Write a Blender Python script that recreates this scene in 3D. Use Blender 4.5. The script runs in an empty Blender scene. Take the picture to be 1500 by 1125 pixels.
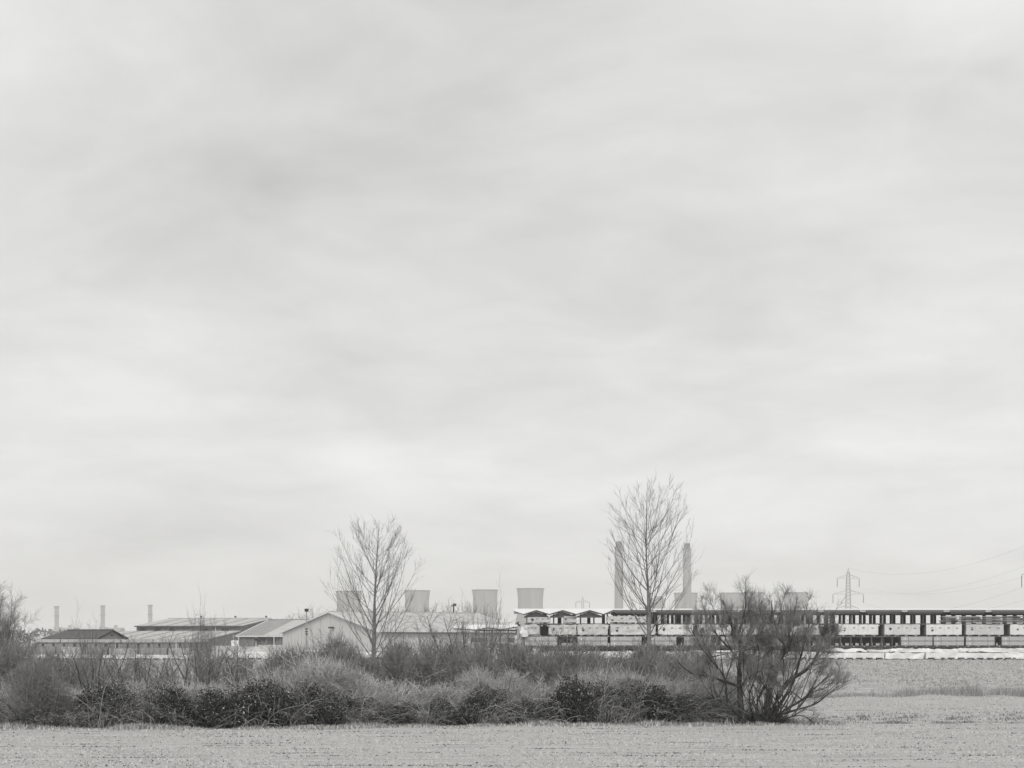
import bpy, math, random
import numpy as np
from math import sin, cos, radians, pi
random.seed(7)
RNG = np.random.default_rng(7)
sc = bpy.context.scene
COL = sc.collection

# ------------------------------------------------------------------ camera
F, CX, HY, H = 3000.0, 750.0, 940.0, 3.2      # focal length in photo pixels, horizon row, eye height
cam_d = bpy.data.cameras.new('camera')
cam = bpy.data.objects.new('camera', cam_d)
COL.objects.link(cam)
cam.location = (0, 0, H)
cam.rotation_euler = (radians(90), 0, 0)
cam_d.sensor_width = 36.0
cam_d.lens = 36.0 * F / 1500.0
cam_d.shift_y = (HY - 562.5) / 1500.0
cam_d.clip_start = 0.5
cam_d.clip_end = 30000
sc.camera = cam

# ------------------------------------------------------------------ world, sun, exposure
SUN_EL, SUN_AZ = radians(48), radians(180)     # azimuth from +Y towards +X: over the right shoulder
w = bpy.data.worlds.new('World'); sc.world = w; w.use_nodes = True
nt = w.node_tree; nt.nodes.clear()
N = nt.nodes.new; LK = nt.links.new
def math_node(op, a, b=None, c=None):
    n = N('ShaderNodeMath'); n.operation = op
    for i, v in enumerate((a, b, c)):
        if v is None: continue
        if isinstance(v, (int, float)): n.inputs[i].default_value = v
        else: LK(v, n.inputs[i])
    return n.outputs[0]
sky = N('ShaderNodeTexSky'); sky.sky_type = 'NISHITA'; sky.sun_disc = False
sky.sun_elevation = SUN_EL; sky.sun_rotation = SUN_AZ
bw = N('ShaderNodeRGBToBW'); LK(sky.outputs[0], bw.inputs[0])
tc = N('ShaderNodeTexCoord')
sep = N('ShaderNodeSeparateXYZ'); LK(tc.outputs['Generated'], sep.inputs[0])
zz = math_node('ADD', math_node('MAXIMUM', sep.outputs[2], 0.0), 0.22)
u = math_node('DIVIDE', sep.outputs[0], zz)
v = math_node('DIVIDE', sep.outputs[1], zz)
comb = N('ShaderNodeCombineXYZ'); LK(u, comb.inputs[0]); LK(v, comb.inputs[1])
def cloud(scale, detail, rough, dist, off, sx=1.0):
    m = N('ShaderNodeMapping'); LK(comb.outputs[0], m.inputs[0])
    m.inputs['Location'].default_value = off; m.inputs['Scale'].default_value = (sx, 1, 1)
    m.inputs['Rotation'].default_value = (0, 0, 0.30)
    n = N('ShaderNodeTexNoise'); LK(m.outputs[0], n.inputs['Vector'])
    n.inputs['Scale'].default_value = scale; n.inputs['Detail'].default_value = detail
    n.inputs['Roughness'].default_value = rough; n.inputs['Distortion'].default_value = dist
    return n.outputs[0]
c1 = cloud(0.95, 2.0, 0.4, 0.4, (3.1, 1.7, 0))
c2 = cloud(2.6, 6.0, 0.55, 0.5, (8.4, 5.2, 0), 1.0)
c3 = cloud(7.5, 5.0, 0.55, 0.6, (1.4, 9.2, 0), 1.0)
a = math_node('MULTIPLY', math_node('SUBTRACT', c1, 0.5), 5.2)
b = math_node('MULTIPLY', math_node('SUBTRACT', c2, 0.5), 3.8)
c = math_node('MULTIPLY', math_node('SUBTRACT', c3, 0.5), 1.5)
cl = math_node('ADD', math_node('ADD', a, b), c)
glow = N('ShaderNodeVectorMath'); glow.operation = 'DOT_PRODUCT'          # thinner cloud, upper right
LK(tc.outputs['Generated'], glow.inputs[0]); glow.inputs[1].default_value = (0.236, 0.905, 0.354)
thin = math_node('MULTIPLY', math_node('POWER', math_node('MAXIMUM', glow.outputs['Value'], 0.0), 55.0), 1.5)
cl = math_node('ADD', math_node('ADD', cl, thin), math_node('ADD', 7.58, math_node('MULTIPLY', math_node('MAXIMUM', math_node('SUBTRACT', 1.0, math_node('DIVIDE', sep.outputs[2], 0.13)), 0.0), 0.55)))
mixf = math_node('ADD', math_node('MULTIPLY', cl, 0.72), math_node('MULTIPLY', bw.outputs[0], 0.02))
crgb = N('ShaderNodeCombineColor'); LK(mixf, crgb.inputs[0]); LK(mixf, crgb.inputs[1])
LK(math_node('MULTIPLY', mixf, 0.988), crgb.inputs[2])
bg = N('ShaderNodeBackground'); LK(crgb.outputs[0], bg.inputs[0]); bg.inputs[1].default_value = 0.1
wo = N('ShaderNodeOutputWorld'); LK(bg.outputs[0], wo.inputs[0])

sd = bpy.data.lights.new('sun', 'SUN'); sd.energy = 1.5; sd.angle = radians(25); sd.color = (1, 0.985, 0.95)
so = bpy.data.objects.new('sun', sd); COL.objects.link(so)
so.rotation_euler = (radians(90) - SUN_EL, 0, pi - SUN_AZ)
sc.view_settings.view_transform = 'Standard'; sc.view_settings.look = 'None'
sc.view_settings.exposure = 0.45; sc.view_settings.gamma = 1.0
sc.view_settings.use_curve_mapping = False
sc.cycles.use_denoising = True
sc.cycles.use_adaptive_sampling = False; sc.cycles.max_bounces = 5; sc.cycles.diffuse_bounces = 3; sc.cycles.volume_bounces = 3
sc.cycles.transparent_max_bounces = 8

# ------------------------------------------------------------------ helpers
def at(px, d, z):                      # the point d metres ahead that the photo shows in column px, at height z
    return np.array(((px - CX) / F * d, d, z))
def zat(py, d):                        # height of what the photo shows in row py at distance d
    return H + (HY - py) / F * d

MATS = {}
def mat(name, val, rough=0.85, var=0.0, scale=6.0, island=None, stretch=(1, 1, 1), bump=0.0, bscale=None, detail=4.0, spec=0.25):
    if name in MATS: return MATS[name]
    m = bpy.data.materials.new(name); m.use_nodes = True
    t = m.node_tree; p = t.nodes['Principled BSDF']
    p.inputs['Roughness'].default_value = rough
    p.inputs['Specular IOR Level'].default_value = spec
    tint = (1.0, 0.995, 0.982)
    p.inputs['Base Color'].default_value = (val * tint[0], val * tint[1], val * tint[2], 1)
    src = None
    if var > 0 or bump > 0:
        co = t.nodes.new('ShaderNodeTexCoord'); mp = t.nodes.new('ShaderNodeMapping')
        mp.inputs['Scale'].default_value = stretch
        t.links.new(co.outputs['Object'], mp.inputs[0])
        nz = t.nodes.new('ShaderNodeTexNoise'); nz.inputs['Scale'].default_value = scale
        nz.inputs['Detail'].default_value = detail; nz.inputs['Roughness'].default_value = 0.6
        t.links.new(mp.outputs[0], nz.inputs['Vector'])
        if var > 0:
            rp = t.nodes.new('ShaderNodeValToRGB')
            lo, hi = val * (1 - var), val * (1 + var)
            rp.color_ramp.elements[0].position = 0.3; rp.color_ramp.elements[1].position = 0.7
            rp.color_ramp.elements[0].color = (lo * tint[0], lo * tint[1], lo * tint[2], 1)
            rp.color_ramp.elements[1].color = (hi * tint[0], hi * tint[1], hi * tint[2], 1)
            t.links.new(nz.outputs[0], rp.inputs[0]); src = rp.outputs[0]
        if bump > 0:
            bp = t.nodes.new('ShaderNodeBump'); bp.inputs['Strength'].default_value = bump
            bp.inputs['Distance'].default_value = 0.05
            t.links.new(nz.outputs[0], bp.inputs['Height']); t.links.new(bp.outputs[0], p.inputs['Normal'])
    if island:
        g = t.nodes.new('ShaderNodeNewGeometry'); rp2 = t.nodes.new('ShaderNodeValToRGB')
        els = rp2.color_ramp.elements
        for i, (pos, val2) in enumerate(island):
            e = els[i] if i < 2 else els.new(pos)
            e.position = pos; e.color = (val2 * tint[0], val2 * tint[1], val2 * tint[2], 1)
        t.links.new(g.outputs['Random Per Island'], rp2.inputs[0])
        src = rp2.outputs[0]
    if src is not None: t.links.new(src, p.inputs['Base Color'])
    MATS[name] = m
    return m

def props(o, label=None, cat=None, group=None, kind=None):
    if label: o['label'] = label
    if cat: o['category'] = cat
    if group: o['group'] = group
    if kind: o['kind'] = kind
    return o
def thing(name, label, cat, loc=(0, 0, 0), group=None, rz=0.0):
    o = bpy.data.objects.new(name, None); COL.objects.link(o)
    o.location = tuple(float(q) for q in loc); o.rotation_euler = (0, 0, rz); o.empty_display_size = 0.2
    return props(o, label, cat, group)
def mesh_np(name, verts, faces, k):
    """verts (n,3), faces (m,k) with k corners each"""
    me = bpy.data.meshes.new(name)
    verts = np.ascontiguousarray(verts, dtype=np.float32); faces = np.ascontiguousarray(faces, dtype=np.int32)
    me.vertices.add(len(verts)); me.vertices.foreach_set('co', verts.ravel())
    me.loops.add(faces.size); me.loops.foreach_set('vertex_index', faces.ravel())
    me.polygons.add(len(faces))
    me.polygons.foreach_set('loop_start', np.arange(0, faces.size, k, dtype=np.int32))
    me.update(calc_edges=True)
    return me
def link(name, me, m, parent=None, loc=None):
    o = bpy.data.objects.new(name, me); COL.objects.link(o)
    if m is not None and len(me.materials) == 0: me.materials.append(m)
    if parent is not None: o.parent = parent
    if loc is not None: o.location = tuple(float(q) for q in loc)
    if parent is not None and name in ('branches', 'crown', 'twigs', 'stems', 'canes', 'leaves', 'dry_leaves'): o['kind'] = 'stuff'
    return o
class MB:
    """collects quads / polygons; build() links them as one mesh object"""
    def __init__(s): s.v = []; s.f = []
    def poly(s, pts):
        i = len(s.v); s.v += [tuple(float(q) for q in p) for p in pts]; s.f.append(tuple(range(i, i + len(pts)))); return s
    def hexa(s, p):                       # 8 corners: bottom ring 0-3, top ring 4-7
        i = len(s.v); s.v += [tuple(float(q) for q in x) for x in p]
        for f in ((3, 2, 1, 0), (4, 5, 6, 7), (0, 1, 5, 4), (1, 2, 6, 5), (2, 3, 7, 6), (3, 0, 4, 7)):
            s.f.append(tuple(i + q for q in f))
        return s
    def box(s, x0, x1, y0, y1, z0, z1):
        return s.hexa([(x0, y0, z0), (x1, y0, z0), (x1, y1, z0), (x0, y1, z0), (x0, y0, z1), (x1, y0, z1), (x1, y1, z1), (x0, y1, z1)])
    def bar(s, a, b, wd):                 # square bar between two points
        a = np.array(a, float); b = np.array(b, float); t = b - a; t /= np.linalg.norm(t)
        r = np.array((0, 0, 1.0)) if abs(t[2]) < 0.9 else np.array((1.0, 0, 0))
        e = np.cross(t, r); e /= np.linalg.norm(e); g = np.cross(e, t)
        q = wd / 2
        ring = [(-e - g) * q, (e - g) * q, (e + g) * q, (-e + g) * q]
        return s.hexa([a + x for x in ring] + [b + x for x in ring])
    def lathe(s, prof, n=32, c=(0, 0)):
        i = len(s.v)
        for r, z in prof:
            for k in range(n):
                s.v.append((c[0] + r * cos(2 * pi * k / n), c[1] + r * sin(2 * pi * k / n), z))
        for j in range(len(prof) - 1):
            for k in range(n):
                s.f.append((i + j * n + k, i + j * n + (k + 1) % n, i + (j + 1) * n + (k + 1) % n, i + (j + 1) * n + k))
        s.f.append(tuple(i + (len(prof) - 1) * n + k for k in range(n)))
        return s
    def mesh(s, name):
        me = bpy.data.meshes.new(name); me.from_pydata(s.v, [], s.f); me.update(); return me
    def build(s, name, m, parent=None, smooth=False):
        me = s.mesh(name)
        if smooth: me.polygons.foreach_set('use_smooth', [True] * len(me.polygons))
        return link(name, me, m, parent)
def copy_tree(o, loc=None, rz=None, scale=None, label=None, group=None, parent=None):
    c = o.copy(); COL.objects.link(c); c.parent = parent
    if loc is not None: c.location = tuple(float(q) for q in loc)
    if rz is not None: c.rotation_euler = (0, 0, rz)
    if scale is not None: c.scale = scale
    if label: c['label'] = label
    if group: c['group'] = group
    for ch in list(o.children): copy_tree(ch, parent=c)
    return c
class Stock:
    """first place() moves the prototype itself, later ones copy it"""
    def __init__(s, o):
        s.o = o; s.used = False
        P = []
        for c in o.children:
            a = np.empty(len(c.data.vertices) * 3, np.float32); c.data.vertices.foreach_get('co', a); P.append(a.reshape(-1, 3))
        P = np.concatenate(P) if P else np.zeros((1, 3))
        s.hu = max(1e-3, np.percentile(P[:, 2], 98.8)); s.wu = max(1e-3, np.percentile(P[:, 0], 97) - np.percentile(P[:, 0], 3))
    def place(s, loc, rz=0.0, scale=(1, 1, 1), label=None, group=None):
        if s.used: return copy_tree(s.o, loc, rz, scale, label, group)
        s.used = True; o = s.o
        o.location = tuple(float(q) for q in loc); o.rotation_euler = (0, 0, rz); o.scale = scale
        props(o, label, None, group); return o
ORD = ['first', 'second', 'third', 'fourth', 'fifth', 'sixth', 'seventh', 'eighth', 'ninth', 'tenth', 'eleventh', 'twelfth', 'thirteenth',
       'fourteenth', 'fifteenth', 'sixteenth', 'seventeenth', 'eighteenth', 'nineteenth', 'twentieth', 'twenty-first', 'twenty-second',
       'twenty-third', 'twenty-fourth', 'twenty-fifth', 'twenty-sixth', 'twenty-seventh', 'twenty-eighth', 'twenty-ninth', 'thirtieth']

# ------------------------------------------------------------------ ground
def smooth01(t): t = np.clip(t, 0, 1); return t * t * (3 - 2 * t)
YARD = 1.2
def ground_z(x, y):
    x = np.asarray(x, float); y = np.asarray(y, float)
    z = YARD * (0.35 * smooth01((y - 124) / 14) + 0.65 * smooth01((y - 124) / 98))
    z = z + 0.05 * np.sin(x * 0.21 + y * 0.13) * np.sin(x * 0.07 - y * 0.17) * np.clip((222 - y) / 60, 0, 1)
    return z
def sheet(name, xs, ys, m, zf, kind='structure'):
    X, Y = np.meshgrid(xs, ys); Z = zf(X, Y)
    n, k = X.shape
    V = np.stack([X, Y, Z], -1).reshape(-1, 3)
    i = np.arange(n * k).reshape(n, k)
    Q = np.stack([i[:-1, :-1], i[:-1, 1:], i[1:, 1:], i[1:, :-1]], -1).reshape(-1, 4)
    o = link(name, mesh_np(name, V, Q, 4), m); o['kind'] = kind
    return o
m_field = mat('field_soil', 0.36, 0.95, var=0.45, scale=1.6, stretch=(0.16, 3.4, 1), bump=0.5, detail=8)
m_bank = mat('bank_soil', 0.34, 0.95, var=0.4, scale=1.1, stretch=(0.7, 1.4, 1), bump=0.4, detail=8)
m_yard = mat('yard_concrete', 0.42, 0.9, var=0.15, scale=0.3)
m_land = mat('far_land', 0.22, 0.95, var=0.3, scale=0.006)
xs = np.linspace(-60, 60, 121)
sheet('field', xs, np.linspace(6, 124, 160), m_field, ground_z)
sheet('bank', xs, np.linspace(124, 222, 100), m_bank, ground_z)
sheet('yard', np.linspace(-220, 220, 3), np.linspace(222, 620, 3), m_yard, lambda X, Y: X * 0 + YARD)
L = MB()
for x0, x1, y0, y1 in ((-3200, -220, 222, 620), (220, 3200, 222, 620), (-3200, 3200, 620, 9400)):
    L.poly([(x0, y0, YARD), (x1, y0, YARD), (x1, y1, YARD), (x0, y1, YARD)])
for s in (-1, 1):
    x0, x1 = (-3200, -60) if s < 0 else (60, 3200)
    for y0, y1, z0, z1 in ((6, 124, 0, 0), (124, 222, 0, YARD)):
        L.poly([(x0, y0, z0), (x1, y0, z0), (x1, y1, z1), (x0, y1, z1)])
L.poly([(-3200, -300, 0), (3200, -300, 0), (3200, 6, 0), (-3200, 6, 0)])
props(L.build('land', m_land), kind='structure')

# blades: n little upright triangles
def blades(name, x, y, h, wd, lean, m, zf=ground_z):
    n = len(x); z = zf(x, y) - 0.01
    az = RNG.uniform(0, 2 * pi, n); la = RNG.uniform(0, 2 * pi, n); lr = np.abs(RNG.normal(0, lean, n)) * h
    ex, ey = np.cos(az) * wd / 2, np.sin(az) * wd / 2
    V = np.empty((n, 3, 3))
    V[:, 0] = np.stack([x - ex, y - ey, z], -1); V[:, 1] = np.stack([x + ex, y + ey, z], -1)
    V[:, 2] = np.stack([x + np.cos(la) * lr, y + np.sin(la) * lr, z + h], -1)
    me = mesh_np(name, V.reshape(-1, 3), np.arange(3 * n).reshape(n, 3), 3)
    return link(name, me, m)
def vnoise(x, y, seed):                # cheap smooth noise 0..1
    r = np.random.default_rng(seed); s = 0
    for k in range(6):
        a, b, c = r.normal(0, 1), r.normal(0, 1), r.uniform(0, 6.28); s = s + np.sin(a * x + b * y + c)
    return np.clip(0.5 + s / 6, 0, 1)
m_stub = mat('stubble', 0.4, 0.9, island=[(0.0, 0.43), (0.5, 0.51), (1.0, 0.59)])
n = 650000
ys_ = 47 + 78 * RNG.uniform(0, 1, n) ** 1.15
xs_ = RNG.uniform(-0.31, 0.35, n) * ys_
LY = 47 + np.cumsum(np.r_[0, np.random.default_rng(5).uniform(1.2, 3.4, 60)])          # drill lines and ruts across the field
LY = LY[LY < 124]
def line_dist(x, y):                   # signed distance to the nearest rut
    yw = y + 0.18 * np.sin(x * 0.13 + 0.4 * y) + 0.012 * x
    i = np.clip(np.searchsorted(LY, yw), 1, len(LY) - 1)
    return np.minimum(np.abs(yw - LY[i]), np.abs(yw - LY[i - 1]))
rut = np.exp(-(line_dist(xs_, ys_) / 0.30) ** 2) * (vnoise(xs_ * 0.35, ys_ * 1.9, 3) > 0.38)
dens = np.clip((0.45 + 0.55 * vnoise(xs_ * 1.3, ys_ * 2.2, 6)) * (0.35 + 0.75 * vnoise(xs_ * 0.12, ys_ * 0.9, 8)) - 0.9 * rut, 0, 1)
behind = (xs_ / ys_ * F + CX < 1150) & (ys_ > 79)
keep = (RNG.uniform(0, 1, n) < dens) & ~behind
xk, yk = xs_[keep], ys_[keep]
hh = RNG.uniform(0.015, 0.055, len(xk)) * (0.6 + 0.8 * vnoise(xk * 0.3, yk * 1.2, 5))
g = blades('stubble', xk, yk, hh, RNG.uniform(0.012, 0.06, len(xk)), 1.4, m_stub)
props(g, 'short pale stubble and sprouting crop covering the flat field', 'stubble', kind='stuff')
m_clod = mat('clods', 0.16, 0.95, island=[(0.0, 0.07), (0.7, 0.17), (1.0, 0.3)])
n = 320000
ys_ = 47 + 77 * RNG.uniform(0, 1, n) ** 1.1; xs_ = RNG.uniform(-0.31, 0.35, n) * ys_
rut = np.exp(-(line_dist(xs_, ys_) / 0.16) ** 2) * np.clip(vnoise(xs_ * 0.4, ys_ * 1.9, 3) * 2.2 - .75, 0, 1) * np.clip(vnoise(xs_ * 2.1, ys_ * 1.3, 9) * 2.0 - .3, 0, 1)
k = (RNG.uniform(0, 1, n) < rut + 0.006) & ~((xs_ / ys_ * F + CX < 1150) & (ys_ > 79))
g = blades('clods', xs_[k], ys_[k], RNG.uniform(0.015, 0.05, k.sum()), RNG.uniform(0.04, 0.16, k.sum()), 0.8, m_clod)
props(g, 'dark earth clods and debris lying along the drill lines', 'clods', kind='stuff')
# rough grass on the bank
m_rough = mat('rough_grass', 0.3, 0.9, island=[(0.0, 0.26), (0.4, 0.42), (1.0, 0.56)])
n = 300000
ys_ = 124 + 98 * RNG.uniform(0, 1, n) ** 1.1
xs_ = RNG.uniform(-0.31, 0.35, n) * ys_
keep = (vnoise(xs_ * 0.9, ys_ * 0.9, 11) * 0.8 + 0.2 > RNG.uniform(0, 1, n)) & ((xs_ / ys_ * F + CX > 1040) | (RNG.uniform(0, 1, n) < 0.35))
xk, yk = xs_[keep], ys_[keep]
g = blades('rough_grass', xk, yk, RNG.uniform(0.04, 0.16, len(xk)) * (0.35 + 1.1 * vnoise(xk * 1.1, yk * 0.9, 12)), RNG.uniform(0.03, 0.11, len(xk)), 1.2, m_rough)
props(g, 'rough tussocky grass on the slope below the timber yard', 'grass', kind='stuff')
# reeds in the ditch at the foot of the bank
m_reed = mat('reed', 0.16, 0.9, island=[(0.0, 0.14), (0.6, 0.32), (1.0, 0.52)])
n = 35000
px_ = RNG.uniform(1180, 1700, n); yy = 122.0 + 1.6 * RNG.normal(0, 1, n) + 2.4 * np.sin(px_ * .061) + 2.0 * np.sin(px_ * .023 + 1)
xx = (px_ - CX) / F * yy
dn = 0.55 * vnoise(xx * 1.7, xx * 0.6, 21) + 0.45 * vnoise(xx * 6.1, yy * 1.3, 22)
hh = RNG.uniform(0.12, 1.0, n) ** 1.3 * (0.15 + 0.9 * dn) * np.clip((px_ - 1200) / 160, 0.35, 1.0)
k = RNG.uniform(0, 1, n) < 0.1 + 0.7 * dn
g = blades('reeds', xx[k], yy[k], hh[k], RNG.uniform(0.010, 0.03, k.sum()), 0.3, m_reed)
props(g, 'dark dead reeds and sedge lining the ditch below the slope', 'reeds', kind='stuff')

# ------------------------------------------------------------------ far power station
m_conc = mat('far_concrete', 0.27, 0.9, var=0.28, scale=0.05, stretch=(1, 1, .12))
m_conc_d = mat('rim_concrete', 0.13, 0.9)
m_stack = mat('pale_stack', 0.26, 0.8)
def tower_mesh(rt):
    Ht, zt = 114.0, 84.0; rth = rt * 0.915
    prof = []
    for i in range(19):
        z = Ht * i / 18.0
        bb = 62.0 if z < zt else 78.0 / math.sqrt((rt / rth) ** 2 - 1) * 0.385
        r = rth * math.sqrt(1 + ((z - zt) / bb) ** 2)
        prof.append((r, z))
    inner = [(r - 1.2, z) for r, z in reversed(prof)]
    return prof + inner
def cooling_tower(px, topy, wpx, label):
    d = 114.0 - H
    d = (114.0 + YARD - H) * F / (HY - topy)
    t = thing('cooling_tower', label, 'cooling tower', at(px, d, YARD), 'cooling towers of the far power station')
    pr = tower_mesh(wpx / 2 / F * d)
    MB().lathe(pr, 48).build('shell', m_conc, t, smooth=True)
    r = pr[18][0]
    MB().lathe([(r + 0.1, 112.6), (r + 0.9, 112.8), (r + 0.9, 114.2), (r - 1.6, 114.2), (r - 1.6, 113)], 48).build('rim', m_conc_d, t)
for px, ty, wp, lb in (
        (511, 866, 38, 'hazy cooling tower behind the left poplar, furthest from the twin chimneys'),
        (611, 865, 38, 'hazy cooling tower beside the left poplar, above the pale shed roof'),
        (710.5, 864, 38, 'hazy cooling tower above the far end of the pale shed'),
        (777, 862, 40, 'hazy cooling tower above the gabled end of the timber rack roof'),
        (1004.5, 868.5, 35, 'hazy cooling tower overlapped by the right-hand tall chimney'),
        (1071, 868.5, 34, 'hazy cooling tower behind the willow crown, nearer the chimneys of an overlapping pair'),
        (1102, 868, 33, 'hazy cooling tower behind the willow crown, nearer the pylon of an overlapping pair'),
        (1166, 868, 36, 'hazy cooling tower behind the leaning willow, closest to the tall pylon')):
    cooling_tower(px, ty, wp, lb)
def chimney(px, topy, wpx, d, label):
    top = zat(topy, d) - YARD; r = wpx / 2 / F * d
    t = thing('chimney', label, 'chimney', at(px, d, YARD), 'twin chimneys of the far power station')
    MB().lathe([(r * 1.1, 0), (r, top * 0.5), (r * 0.97, top - 11)], 32).build('shaft', m_conc, t, smooth=True)
    MB().lathe([(r * 0.74, top - 11.0), (r * 0.74, top), (r * 0.6, top), (r * 0.6, top - 3)], 32).build('flue_cap', m_conc_d, t)
    MB().lathe([(r * 1.0, top - 12.2), (r * 1.07, top - 12), (r * 1.07, top - 10.8), (r * 0.7, top - 10.6)], 32).build('collar', m_conc, t)
chimney(906.5, 793, 12.5, 4050, 'tall hazy chimney left of the taller poplar trunk')
chimney(1006.5, 796, 12.5, 4120, 'tall hazy chimney right of the taller poplar trunk')
d = 4250
t = thing('boiler_house', 'faint hazy boiler house block between the twin chimneys', 'building', at(966, d, YARD))
MB().box(-15, 12, 0, 60, 0, zat(876, d) - YARD).build('wall', m_conc, t)
MB().box(-38, -15.01, 5, 50, 0, zat(890, d) - YARD).build('annexe', m_conc, t)
MB().box(-6, 6, 20, 30, zat(876, d) - YARD, zat(873, d) - YARD).build('roof_plant', m_stack, t)
# three pale stacks of a second, more distant station
for i, (px, ty) in enumerate(((83, 888), (150.5, 887), (220, 886))):
    d = 5300.0; s = d / F
    t = thing('exhaust_stack', ['faint pale stack with ringed top, furthest from the long shed', 'faint pale stack with ringed top above the dark-roofed building',
              'faint pale stack with ringed top behind the long shed roof'][i], 'stack', at(px, d, YARD), 'three far exhaust stacks')
    top = zat(ty, d) - YARD; r = 3.1 * s
    MB().lathe([(r, 0), (r, top - 5 * s), (r, top)], 24).build('shaft', m_stack, t, smooth=True)
    for zr, hr, kr in ((top - 14.5 * s, 0.9 * s, 1.4), (top - 4.0 * s, 0.5 * s, 1.08), (top - 9.0 * s, 0.4 * s, 1.06), (top - 1.8 * s, 1.9 * s, 1.22)):
        MB().lathe([(r, zr - 0.3), (r * kr, zr), (r * kr, zr + hr), (r * 0.99, zr + hr + 0.2)], 24).build('ring', m_conc_d, t)
    b = thing('turbine_hall', ['faint low plant building beside the stack furthest from the long shed', 'faint low plant building beside the middle stack',
              'faint low plant building beside the stack behind the long shed'][i], 'building', at(px, d + 20, YARD), 'plant buildings by the far stacks')
    MB().box(-4.6 * s, 4.2 * s, 0, 40, 0, zat(918.6, d) - YARD).build('stack_house', m_conc, b)
    MB().box(4.25 * s, 26 * s, 0, 60, 0, zat(919.4, d) - YARD).build('hall', m_conc, b)
    MB().box(15.5 * s, 18.5 * s, 10, 30, zat(919.4, d) - YARD, zat(915.6, d) - YARD).build('roof_vent', m_conc, b)

# ------------------------------------------------------------------ pylons and wires
m_steel = mat('pylon_steel', 0.4, 0.6, spec=0.4)
m_ins = mat('insulator', 0.18, 0.4)
def pylon(px, d, label, thick=0.22):
    t = thing('pylon', label, 'pylon', at(px, d, YARD), 'lattice pylons of the power line')
    def half(z):                      # half width of the tower body
        return 4.2 - 2.7 * min(z / 24, 1) - 0.55 * max(0, min((z - 24) / 22, 1)) - 0.7 * max(0, (z - 43) / 5)
    zl = [0, 5, 9.5, 13.5, 17, 20, 22.5, 25, 27.5, 30, 32, 34, 36, 38, 40, 42, 44, 46]
    b = MB()
    for sx, sy in ((1, 1), (1, -1), (-1, 1), (-1, -1)):
        lg = MB()
        for z0, z1 in zip(zl[:-1], zl[1:]):
            lg.bar((sx * half(z0), sy * half(z0), z0), (sx * half(z1), sy * half(z1), z1), thick * 1.35)
        lg.bar((sx * half(46), sy * half(46), 46), (0, 0, 48.5), thick)
        lg.build('leg', m_steel, t)
    for z0, z1 in zip(zl[:-1], zl[1:]):
        h0, h1 = half(z0), half(z1)
        for s in (-1, 1):
            b.bar((-h0, s * h0, z0), (h1, s * h1, z1), thick * 0.7); b.bar((h0, s * h0, z0), (-h1, s * h1, z1), thick * 0.7)
            b.bar((s * h0, -h0, z0), (s * h1, h1, z1), thick * 0.7)
    b.build('lattice', m_steel, t)
    tips = []
    for za, ha in ((42.0, 6.9), (32.0, 9.6), (22.5, 7.6)):
        for s in (-1, 1):
            am = MB(); h0 = half(za)
            for sy in (-1, 1):
                am.bar((s * h0, sy * h0, za), (s * ha, 0, za), thick); am.bar((s * h0, sy * h0, za + 2.2), (s * ha, 0, za + 0.15), thick)
            for q in (0.35, 0.65):
                am.bar((s * (h0 + (ha - h0) * q), 0, za), (s * (h0 + (ha - h0) * q), 0, za + 2.2 * (1 - q)), thick * 0.7)
            arm = am.build('cross_arm', m_steel, t)
            iz = MB()
            prof = [(0.06, za - 5.6)]
            for q in range(9): prof += [(0.3, za - 5.4 + q * 0.6), (0.12, za - 5.1 + q * 0.6)]
            iz.lathe([(r * max(1, thick / 0.22), z) for r, z in prof], 8, (s * ha, 0)).build('insulator', m_ins, arm)
            tips.append(np.array(t.location) + np.array((s * ha, 0, za - 5.7)))
    tips.append(np.array(t.location) + np.array((0, 0, 48.4)))
    return tips
T1 = pylon(1242.5, 1290, 'large lattice pylon standing behind the long timber rack', 0.19)
T2 = pylon(1528, 918, 'lattice pylon mostly outside the picture, one arm tip showing', 0.17)
T3 = pylon(853.5, 2080, 'small hazy lattice pylon above the gabled end of the timber rack roof', 0.26)
m_wire = mat('wire', 0.22, 0.5)
def wire(a, b, sag, wd, label):
    n = 28; m = MB(); pts = []
    for i in range(n + 1):
        q = i / n; p = a * (1 - q) + b * q; p[2] -= sag * 4 * q * (1 - q); pts.append(p)
    c = pts[0].copy(); t = thing('power_line', label, 'wire', c, 'wires strung between the pylons')
    for p, q in zip(pts[:-1], pts[1:]): m.bar(p - c, q - c, wd)
    m.build('conductor', m_wire, t)
lv = ['top', 'middle', 'bottom']
for i in range(6):
    wire(T1[i], T2[i], 8 + i // 2, 0.042, 'sagging wire on the %s arm, %s side, from the large to the cut-off pylon' % (lv[i // 2], 'near' if i % 2 else 'far'))
wire(T1[6], T2[6], 9, 0.05, 'thin earth wire from the tip of the large pylon to the cut-off pylon')

# ------------------------------------------------------------------ sheds
m_clad = mat('pale_cladding', 0.54, 0.7, var=0.05, scale=0.6, stretch=(1, 1, 0.2))
m_roofp = mat('pale_roof_sheet', 0.43, 0.7, var=0.08, scale=0.5)
m_trim = mat('shed_trim', 0.10, 0.6)
m_trim_l = mat('light_trim', 0.62, 0.6)
m_wood = mat('dark_boarding', 0.19, 0.85, var=0.3, scale=3.0, stretch=(1, 1, 0.1))
m_rooff = mat('fibre_roof', 0.42, 0.85, var=0.12, scale=0.5)
m_roofd = mat('weathered_roof', 0.27, 0.85, var=0.12, scale=0.5)
m_roofd2 = mat('joint_grey', 0.36, 0.85)  # plain grey of the strips along the sheet joints
m_brick = mat('dull_brick', 0.26, 0.9, var=0.15, scale=4)
m_slate = mat('dark_roof_tiles', 0.085, 0.8, var=0.2, scale=1.5)
m_black = mat('lamp_black', 0.03, 0.6)
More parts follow.
